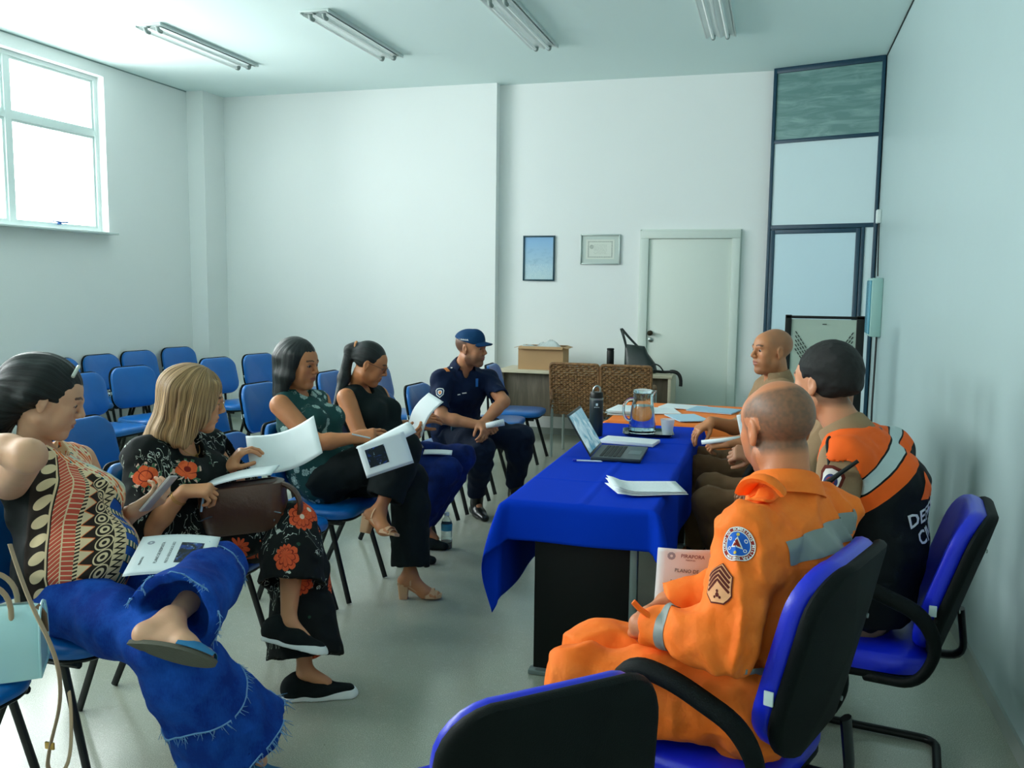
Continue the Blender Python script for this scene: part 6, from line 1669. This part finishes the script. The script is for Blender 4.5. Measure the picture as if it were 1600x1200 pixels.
curt += [cap(T(0, -.08, .03), T(0, -.10, -.15), .060, .050, .04, (S.hR@V3(1, 0, 0), 1.7)), cap(T(0, -.10, -.14), V3(-2.42, 2.97, .88), .050, .035, .04, (S.hR@V3(1, 0, 0), 1.8)), cap(V3(-2.42, 2.97, .88), V3(-2.43, 2.9, .80), .035, .015, .03, (S.hR@V3(1, 0, 0), 1.8))]
sdf_obj('hair', hp+curt+[face_cut(S, T, -.035, .054, .105, .122, .070)], .0036, M_blond, S.root, post=hair_disp(S, 'down', .006, .0016), uvf=hair_uv(S))
glasses(S, M_gold)
M_floral_top = floral('black_poppy_print_large', '#0b1212', ('#d0461f', '#ea7440', '#7a1d14'), '#e0cdb8', '#b9c4b8', '#27493a', 7.5, .40, .25, .5, spots=[(x_+2.25, y_-3.05, z_, r_) for x_, y_, z_, r_ in ((-2.245, 2.80, .862, .046), (-2.165, 2.93, .862, .046), (-2.06, 3.14, .835, .046), (-2.17, 3.02, .70, .03))])
top(S, M_floral_top, .016, {'L': 1.15, 'R': 1.12}, bust=1.15, belly=.9, wide=1.1, neck=(((.0, .045), (.085, .065, .05)), ((.08, -.03), (.06, .06, .10))), thick=1.5, name='blouse', post=folds(.007, (10, 10, 7), seed=9), cuff=.012)
trousers(S, M_floral, .020, 1.90, thick=1.05, flare=.10, tt={'L': 1.90, 'R': 1.62}, name='wide_trousers', post=folds(.007, (9, 9, 8), seed=3))
J = S.J
for q, he, to, up in (('R', (-1.80, 2.855, .268), (-1.525, 2.85, .235), (.1, .25, .95)), ('L', (-1.765, 2.93, 0), (-1.50, 3.06, 0), (0, 0, 1))):
    shoe('sneaker', V3(*he), V3(*to), up, M_black_c, S.root, w=.042, h=.01, sole=M_white_r, sole_t=.03)
for w_, q in ((.84, 'R'), (.80, 'R')): ring_tube(J['wR']*w_+J['eR']*(1-w_), J['wR']-J['eR'], .031, .0016, 'bracelet', M_gold, S.root)
ring_tube(J['wL']*.84+J['eL']*.16, J['wL']-J['eL'], .031, .006, 'watch_strap', M_black_c, S.root)
b = MB(); nk = J['neck']; b.tube(bez(nk+V3(.03, -.06, .0), nk+V3(.1, -.04, -.08), nk+V3(.13, .03, -.1), nk+V3(.05, .06, .0), 14), .0012, 6); b.lathe([(.001, 0), (.009, 0), (.009, .002), (.001, .002)], tuple(nk+V3(.10, -.005, -.07)), 12, Matrix.Rotation(math.pi/2, 3, 'Y')); b.build('necklace', M_gold, S.root, world=True)
b = MB(); b.tube([(-2.035, 2.86, .815), (-2.045, 2.85, .735)], .0045, 8); tag(b.build('pen', mat('pen_pale_blue', '#a9c9e4', .4)), 'pale blue pen hanging from the blonde woman\'s right hand', 'pen')
# brown bag on her lap
M_bag = mat('brown_leather', '#4a2f20', .35, .5, vary=.12, vscale=8, bump=.5, bscale=50)
bt = empty('leather_bag', (-1.93, 2.98, .70), 0, 'brown leather handbag standing on the lap of the blonde woman', 'handbag')
O_, X_, Y_, Z_ = V3(-1.945, 2.965, .655), nrm(V3(.93, .34, .12)), nrm(V3(-.35, .93, 0)), nrm(np.cross(nrm(V3(.93, .34, .12)), nrm(V3(-.35, .93, 0))))
b = MB(); rings = []
for z, w_, d_ in ((-.012, .28, .13), (.0, .31, .15), (.08, .33, .16), (.14, .33, .15), (.168, .325, .13), (.17, .30, .10)):
    rings.append([Vector(O_+X_*(x+.02)+Y_*(y+.004*math.sin(x*40))+Z_*(z+.012*math.sin((x+.1)*14)*(z/.17))) for x, y in rrect(w_, d_, d_*.42, 5)])
b.ring_loft(rings); b.build('bag_body', M_bag, bt, world=True)
b = MB(); b.tube([Vector(O_+X_*(-.13+.30*i/20)-Y_*.073+Z_*(.06+.012*math.sin(i*.5))) for i in range(21)], .0025, 6); b.build('zip', M_steel, bt, world=True)
for dx, dz in ((-.1, .11), (.13, .12), (.14, .03)):
    b = MB(); b.lathe([(.001, 0), (.005, 0), (.004, .003), (.001, .003)], tuple(O_+X_*dx-Y_*.072+Z_*dz), 10, Matrix.Rotation(math.pi/2, 3, 'X')); b.build('stud', M_steel, bt, world=True)
b = MB(); b.tube(bez(O_+X_*.10+Z_*.15, O_+X_*.26+Z_*.2-Y_*.03, O_+X_*.27-Y_*.05, O_+X_*.19-Y_*.02+Z_*.02, 16), .010, 8, flat=((0, 1, 0), 1.6)); b.build('bag_strap', M_bag, bt, world=True)
paper_at('paper', tuple(O_+X_*-.13-Y_*.05+Z_*.175), tuple(X_*.98+Z_*.1), tuple(Y_), .28, .17, 'white pages lying open on top of the brown leather bag', bend=.012, sheets=3)
paper_at('turned_page', (-1.985, 3.10, .835), (.85, .45, .28), (.0, .62, .62), .29, .22, 'large white page being turned over by the blonde woman\'s left hand', bend=-.045, curl=-.03, sheets=2, m=M_paper)

# ================================================================== WOMAN IN ORANGE PATTERNED BLOUSE
S = Person('woman in orange patterned sleeveless blouse and frayed blue jeans, looking at her phone', (-2.2, 2.38, 0),
    dict(head=(-2.318, 2.42, 1.205), neck=(-2.39, 2.42, 1.03), chest=(-2.29, 2.40, .87), waist=(-2.21, 2.38, .72), pelvis=(-2.2, 2.38, .59), sL=(-2.35, 2.58, .96), sR=(-2.29, 2.22, .965),
         eL=(-2.31, 2.68, .70), wL=(-2.10, 2.555, .805), eR=(-2.02, 2.03, 1.10), wR=(-2.27, 2.07, 1.13), hL=(-2.15, 2.46, .58), hR=(-2.12, 2.28, .57), kL=(-1.745, 2.52, .645), kR=(-1.69, 2.15, .54),
         aL=(-1.655, 2.15, .615), aR=(-1.60, 2.38, .13), tL=(-1.47, 2.09, .56), tR=(-1.43, 2.42, .04)), ((.76, .56, -.34), (0, 0, 1)), skin='#d1a080')
S.hk = 1.05; S.armk = 1.22; J = S.J
hf, tf = V3(-1.725, 2.045, .575), V3(-1.455, 2.075, .535); uf = nrm(V3(-.05, .86, .50)); dF = nrm(tf-hf); sF = np.cross(dF, uf); LF = np.linalg.norm(tf-hf)
P = [cap(J['aL'], hf+dF*.035+uf*.045, .036, .033, .02), cap(hf+dF*.032+uf*.042, hf+dF*LF*.6+uf*.038, .030, .029, .02), cap(J['aL'], hf+dF*LF*.58+uf*.04, .032, .027, .03), cap(hf+dF*LF*.58+uf*.036, hf+dF*LF*.86+uf*.026, .028, .018, .02, (sF, 1.4))]
S.feet = [P]; del S.J['tL']
S.hands = [dict(w=S.J['wL'], d=(.72, .45, .52), n=(.45, -.55, -.7), side=1, curl=(35, 40, 42, 45), thumb=(.3, .3), spread=.1), dict(w=S.J['wR'], d=(-.8, .5, .25), n=(.2, -.8, .5), side=-1, curl=(35, 35, 35, 35))]
S.build_body(paint=skinpaint(S, lips='#a0605a'), head_res=.003); T = S.T
hp, _ = hair_shell(S, .012, .010, .02)
hs = hp+[cap(T(0, -.08, .03), T(0, -.105, -.03), .075, .06, .04), cap(T(0, -.10, -.03), T(-.02, -.13, -.13), .058, .05, .05), cap(T(-.02, -.13, -.13), V3(-2.50, 2.36, .98), .05, .04, .05), cap(T(.045, -.02, .09), T(.075, -.05, .0), .03, .03, .03)]
sdf_obj('hair', hs+[face_cut(S, T, -.04, .070, .100, .102, .068), ell(T(.09, .02, -.035), (.035, .036, .05), S.hR, .01, '-'), ell(T(-.09, .02, -.035), (.035, .036, .05), S.hR, .01, '-')], .0036, M_haird, S.root, post=hair_disp(S, 'back', .0028, .0010), uvf=hair_uv(S, 'back'))
b = MB(); b.tube([T(.092*math.sin(a), .045+.01*math.cos(a), .030+.100*math.cos(a)) for a in np.linspace(.25, .85, 9)], .006, 8); b.build('hair_clip', mat('clip_pearl', '#c9cfc4', .3, .5), S.root, world=True)
def uv1(V):
    J = S.J; up = nrm(J['neck']-J['waist']); fw = nrm(V3(1, 0, 0)-up*up[0]); rt = np.cross(fw, up); q = V-J['waist']
    a = np.arctan2(-(q@rt), (q-0)@fw+.06); return np.stack([a*.125, (q@up)], 1)
top(S, M_tribal, .016, {'L': None, 'R': None}, bust=1.08, belly=1.0, wide=1.08, neck=(((.0, .045), (.085, .068, .05)), ((.075, .0), (.045, .05, .085))), name='blouse', post=folds(.006, (9, 9, 7), seed=12, amp2=.002), uvf=uv1, extra=[cap((-2.2, 2.34, .66), (-2.08, 2.36, .70), .15, .11, .05)], cuts=[])
def jean_leg(S): pass
trousers(S, M_denim, .018, 1.92, thick=1.08, flare={'L': .08, 'R': .13}, tt={'L': 1.95, 'R': 1.95}, name='jeans', post=folds(.007, (9, 9, 9), seed=2), waist=True)
J = S.J
# frayed hems and seams: little threads standing on the cloth
def fray(S, q, t, name='frayed_edge', n=130, L=.022, seed=1, arc=(0, 360)):
    J = S.J; A, B, C = J['h'+q], J['k'+q], J['a'+q]; f = (lambda u: A+(B-A)*u if u < 1 else B+(C-B)*(u-1)); c = f(t); ax = nrm(f(t+.02)-f(t-.02)); e1 = nrm(np.cross(ax, V3(.1, .2, 1))); e2 = np.cross(ax, e1)
    rnd = np.random.RandomState(seed); an = np.radians(np.sort(rnd.uniform(*arc, n))); D = np.array([e1*math.cos(a)+e2*math.sin(a) for a in an]); w_ = .014*np.sin(an*3+seed)
    P = march([S.legp[q]], c+D*.30+ax*w_[:, None], -D, S.trouser_post, maxd=.30); b = MB(); ok = (np.abs(evalf([S.legp[q]], P, S.trouser_post)) < .006) & (np.linalg.norm(P-c, axis=1) > .03); P, D = P[ok], D[ok]
    for p, d in zip(P, D):
        r = rnd.uniform(-1, 1, 3)*.6; b.tube([p, p+(d*.25+ax*.5+r*.35)*L*.6, p+(d*.35+ax*1.0+r)*L], .0011, 4, rs=[.0014, .0012, .0006])
    run = []
    for p, d in zip(P, D):
        if run and (Vector(p+d*.001)-run[-1]).length > .035:
            if len(run) > 2: b.tube(run, .0028, 5)
            run = []
        run.append(Vector(p+d*.001))
    if len(run) > 2: b.tube(run, .0028, 5)
    o = b.build(name, mat('denim_thread', '#6f9fce', .9), S.root, world=True, ang=None); o['kind'] = 'stuff'; return o
fray(S, 'R', 1.55, seed=2); fray(S, 'R', 1.93, seed=5, L=.03); fray(S, 'L', 1.93, seed=3, L=.02); fray(S, 'L', 1.10, seed=8, L=.018)
# flat blue sandal on the crossed foot (sole towards us)
def sole_outline(L, n=28):
    o = []
    for i in range(n):
        a = 2*math.pi*i/n; x = math.cos(a); y = math.sin(a); w_ = .030+.010*x-.006*math.cos(2*a); o.append((L/2+x*L/2, y*w_))
    return o
M_sole = mat('worn_rubber_sole', '#55554a', .7, .3, vary=.12, vscale=20, bump=.5, bscale=120); M_sand = mat('blue_sandal_leather', '#1f6f9e', .5, .4)
st = empty('sandal', (0, 0, 0)); st.parent = S.root; st.location = Vector(hf)-S.root.location
b = MB(); so = sole_outline(LF); b.ring_loft([[Vector(hf+dF*x+sF*y+uf*z) for x, y in so] for z in (0, .003, .014)]); b.build('sole', M_sole, st, world=True)
b = MB(); rows = []
for i in range(11):
    u = .56+.40*i/10; w_ = .043*math.sqrt(max(.05, 1-((u-.62)/.42)**2)); hh_ = .050*(1-((u-.5)/.6)**2)
    rows.append([Vector(hf+dF*(u*LF)+sF*(w_*math.cos(a))+uf*(.012+hh_*math.sin(a))) for a in np.linspace(0, math.pi, 11)])
b.sheet(rows, .002); b.build('toe_strap', M_sand, st, world=True)
shoe('sandal', (-1.68, 2.36, 0), (-1.42, 2.42, 0), (0, 0, 1), M_sand, S.root, h=.0)
# phone
Mp = np.stack([nrm(V3(.55, .35, .75)), nrm(V3(-.3, .9, -.2)), np.zeros(3)], 1); xa = Mp[:, 0]; ya = nrm(Mp[:, 1]-xa*(Mp[:, 1]@xa)); za = np.cross(xa, ya); MM = Matrix(np.stack([xa, ya, za], 1).tolist())
pc = V3(-2.0, 2.555, .875); pt = empty('phone', tuple(pc), 0, 'smartphone in a pale case held by the woman in orange patterned blouse', 'phone')
b = MB(); b.box(pc, (.155, .076, .010), MM, bev=.004); b.build('case', mat('phone_case', '#c2b8b4', .4), pt, world=True)
b = MB(); b.box(pc+za*.0055, (.147, .068, .001), MM); b.build('screen', mat('phone_screen', '#0a1214', .1, .5), pt, world=True)
# booklet on her lap
paper_at('booklet', (-1.86, 2.20, .715), (.88, .40, -.03), (-.28, .93, .20), .245, .24, 'booklet with a storm picture lying on the lap of the woman in frayed jeans', 'booklet', bend=.010, sheets=3, photo=(.135, .055, .205, .185),
    writing=(('PLANO DE RESPOSTA', .014, .080, .12, math.pi/2, M_pr), ('RISCO GEOLOGICO 2022', .012, .112, .12, math.pi/2, M_pr), ('PIRAPORA', .011, .035, .075, math.pi/2, M_pr)), mark=(.038, .19, .012))
# dotted tote behind the mint handbag
tt = empty('tote_bag', (-2.38, 2.02, .475), 0, 'maroon tote bag with white dots at the left edge, behind the mint handbag', 'bag')
def dots():
    v, x, y, z = coords(); vo = voro(v, 38, rnd=.3); return mixc(E(vo.outputs['Distance']).lt(.2), '#7c1f2c', '#e2cfcf')
b = MB(); b.ring_loft([[Vector((-2.38+x, 2.02+y, .475+z)) for x, y in rrect(w_, d_, d_*.4, 4)] for z, w_, d_ in ((0, .2, .12), (.05, .22, .14), (.25, .20, .12), (.34, .16, .05), (.35, .15, .03))]); b.build('bag_body', fabric('dotted_cloth', '#7c1f2c', .8, .2, 300, vary=0, build=dots), tt, world=True)
b = MB(); b.tube(bez((-2.43, 2.02, .81), (-2.43, 2.02, .95), (-2.33, 2.02, .95), (-2.33, 2.02, .81), 12), .006, 8); b.build('handle', mat('maroon_strap', '#5e1722', .7), tt, world=True)
# mint handbag on the neighbouring chair
M_mint = mat('mint_leather', '#b4dde0', .38, .5, vary=.03, vscale=6, bump=.15, bscale=60); M_tan = mat('tan_leather', '#b09678', .45, .4)
ht = empty('handbag', (-2.12, 1.94, .475), 0, 'mint green structured handbag with tan handles on the chair at lower left', 'handbag')
def hb(x, y, z): return Vector((-2.12, 1.94, .475))+Vector((x*.80-y*.6, x*.6+y*.80, z))
b = MB(); pr = [(.0, .10, 0), (.004, .105, 0), (.13, .10, 0), (.17, .085, 0), (.198, .05, 0), (.205, .0, 0)]
rings = []
for x in np.linspace(-.15, .15, 9):
    e = 1-.06*(abs(x)/.15)**6; rg = [hb(x, y*e, max(.0, z*e)) for y, z in [(-.085, .002), (-.088, .10), (-.080, .15), (-.052, .185), (-.015, .198), (.015, .198), (.052, .185), (.080, .15), (.088, .10), (.085, .002)]]; rings.append(rg)
b.ring_loft(rings); b.build('bag_body', M_mint, ht, world=True, ang=35)
for sx in (-1, 1):
    b = MB(); b.tube([hb(sx*.151, y, z) for y, z in [(-.083, .006), (-.087, .10), (-.079, .148), (-.052, .183), (-.015, .197), (.015, .197), (.052, .183), (.079, .148), (.087, .10), (.083, .006)]], .004, 6, closed=True); b.build('piping', M_mint, ht, world=True)
for sy in (-1, 1):
    b = MB(); b.tube([hb(-.08, sy*.055, .17)]+bez(hb(-.08, sy*.055, .18), hb(-.09, sy*.05, .32), hb(.09, sy*.05, .32), hb(.08, sy*.055, .18), 16)+[hb(.08, sy*.055, .17)], .0075, 10); b.build('handle', M_tan, ht, world=True)
b = MB(); b.tube([hb(-.12, 0, .2), hb(.13, 0, .2)], .003, 6); b.build('zip', M_steel, ht, world=True)
b = MB(); b.tube([hb(.14, -.02, .195), hb(.158, -.03, .17), hb(.160, -.03, .12)], .012, 6, flat=((0, 1, 0), .3)); b.build('zip_pull', mat('pull_brown', '#7c5a42', .5), ht, world=True)
STRAP = [(-2.001, 1.93, .872), (-1.925, 1.90, .745), (-1.789, 1.86, .607), (-1.781, 1.86, .483), (-1.838, 1.87, .343), (-1.865, 1.88, .25), (-1.80, 1.90, .26), (-1.834, 1.95, .444), (-1.904, 2.0, .468)]
SP = [tuple(C_) for C_ in STRAP]
q_ = []
for i in range(1, len(SP)-1):
    a_, b_, c_ = Vector(SP[i-1]), Vector(SP[i]), Vector(SP[i+1]); m1 = (a_+b_)/2 if i > 1 else a_; m2 = (b_+c_)/2
    for t_ in np.linspace(0, 1, 7)[:-1]: q_.append(m1*(1-t_)**2+b_*2*t_*(1-t_)+m2*t_*t_)
b = MB(); b.tube(q_, .008, 6, flat=((1, 0, 0), .35)); b.build('shoulder_strap', M_tan, ht, world=True)
b = MB(); b.box(STRAP[4], (.03, .006, .02), bev=.002); b.build('buckle', M_gold, ht, world=True)
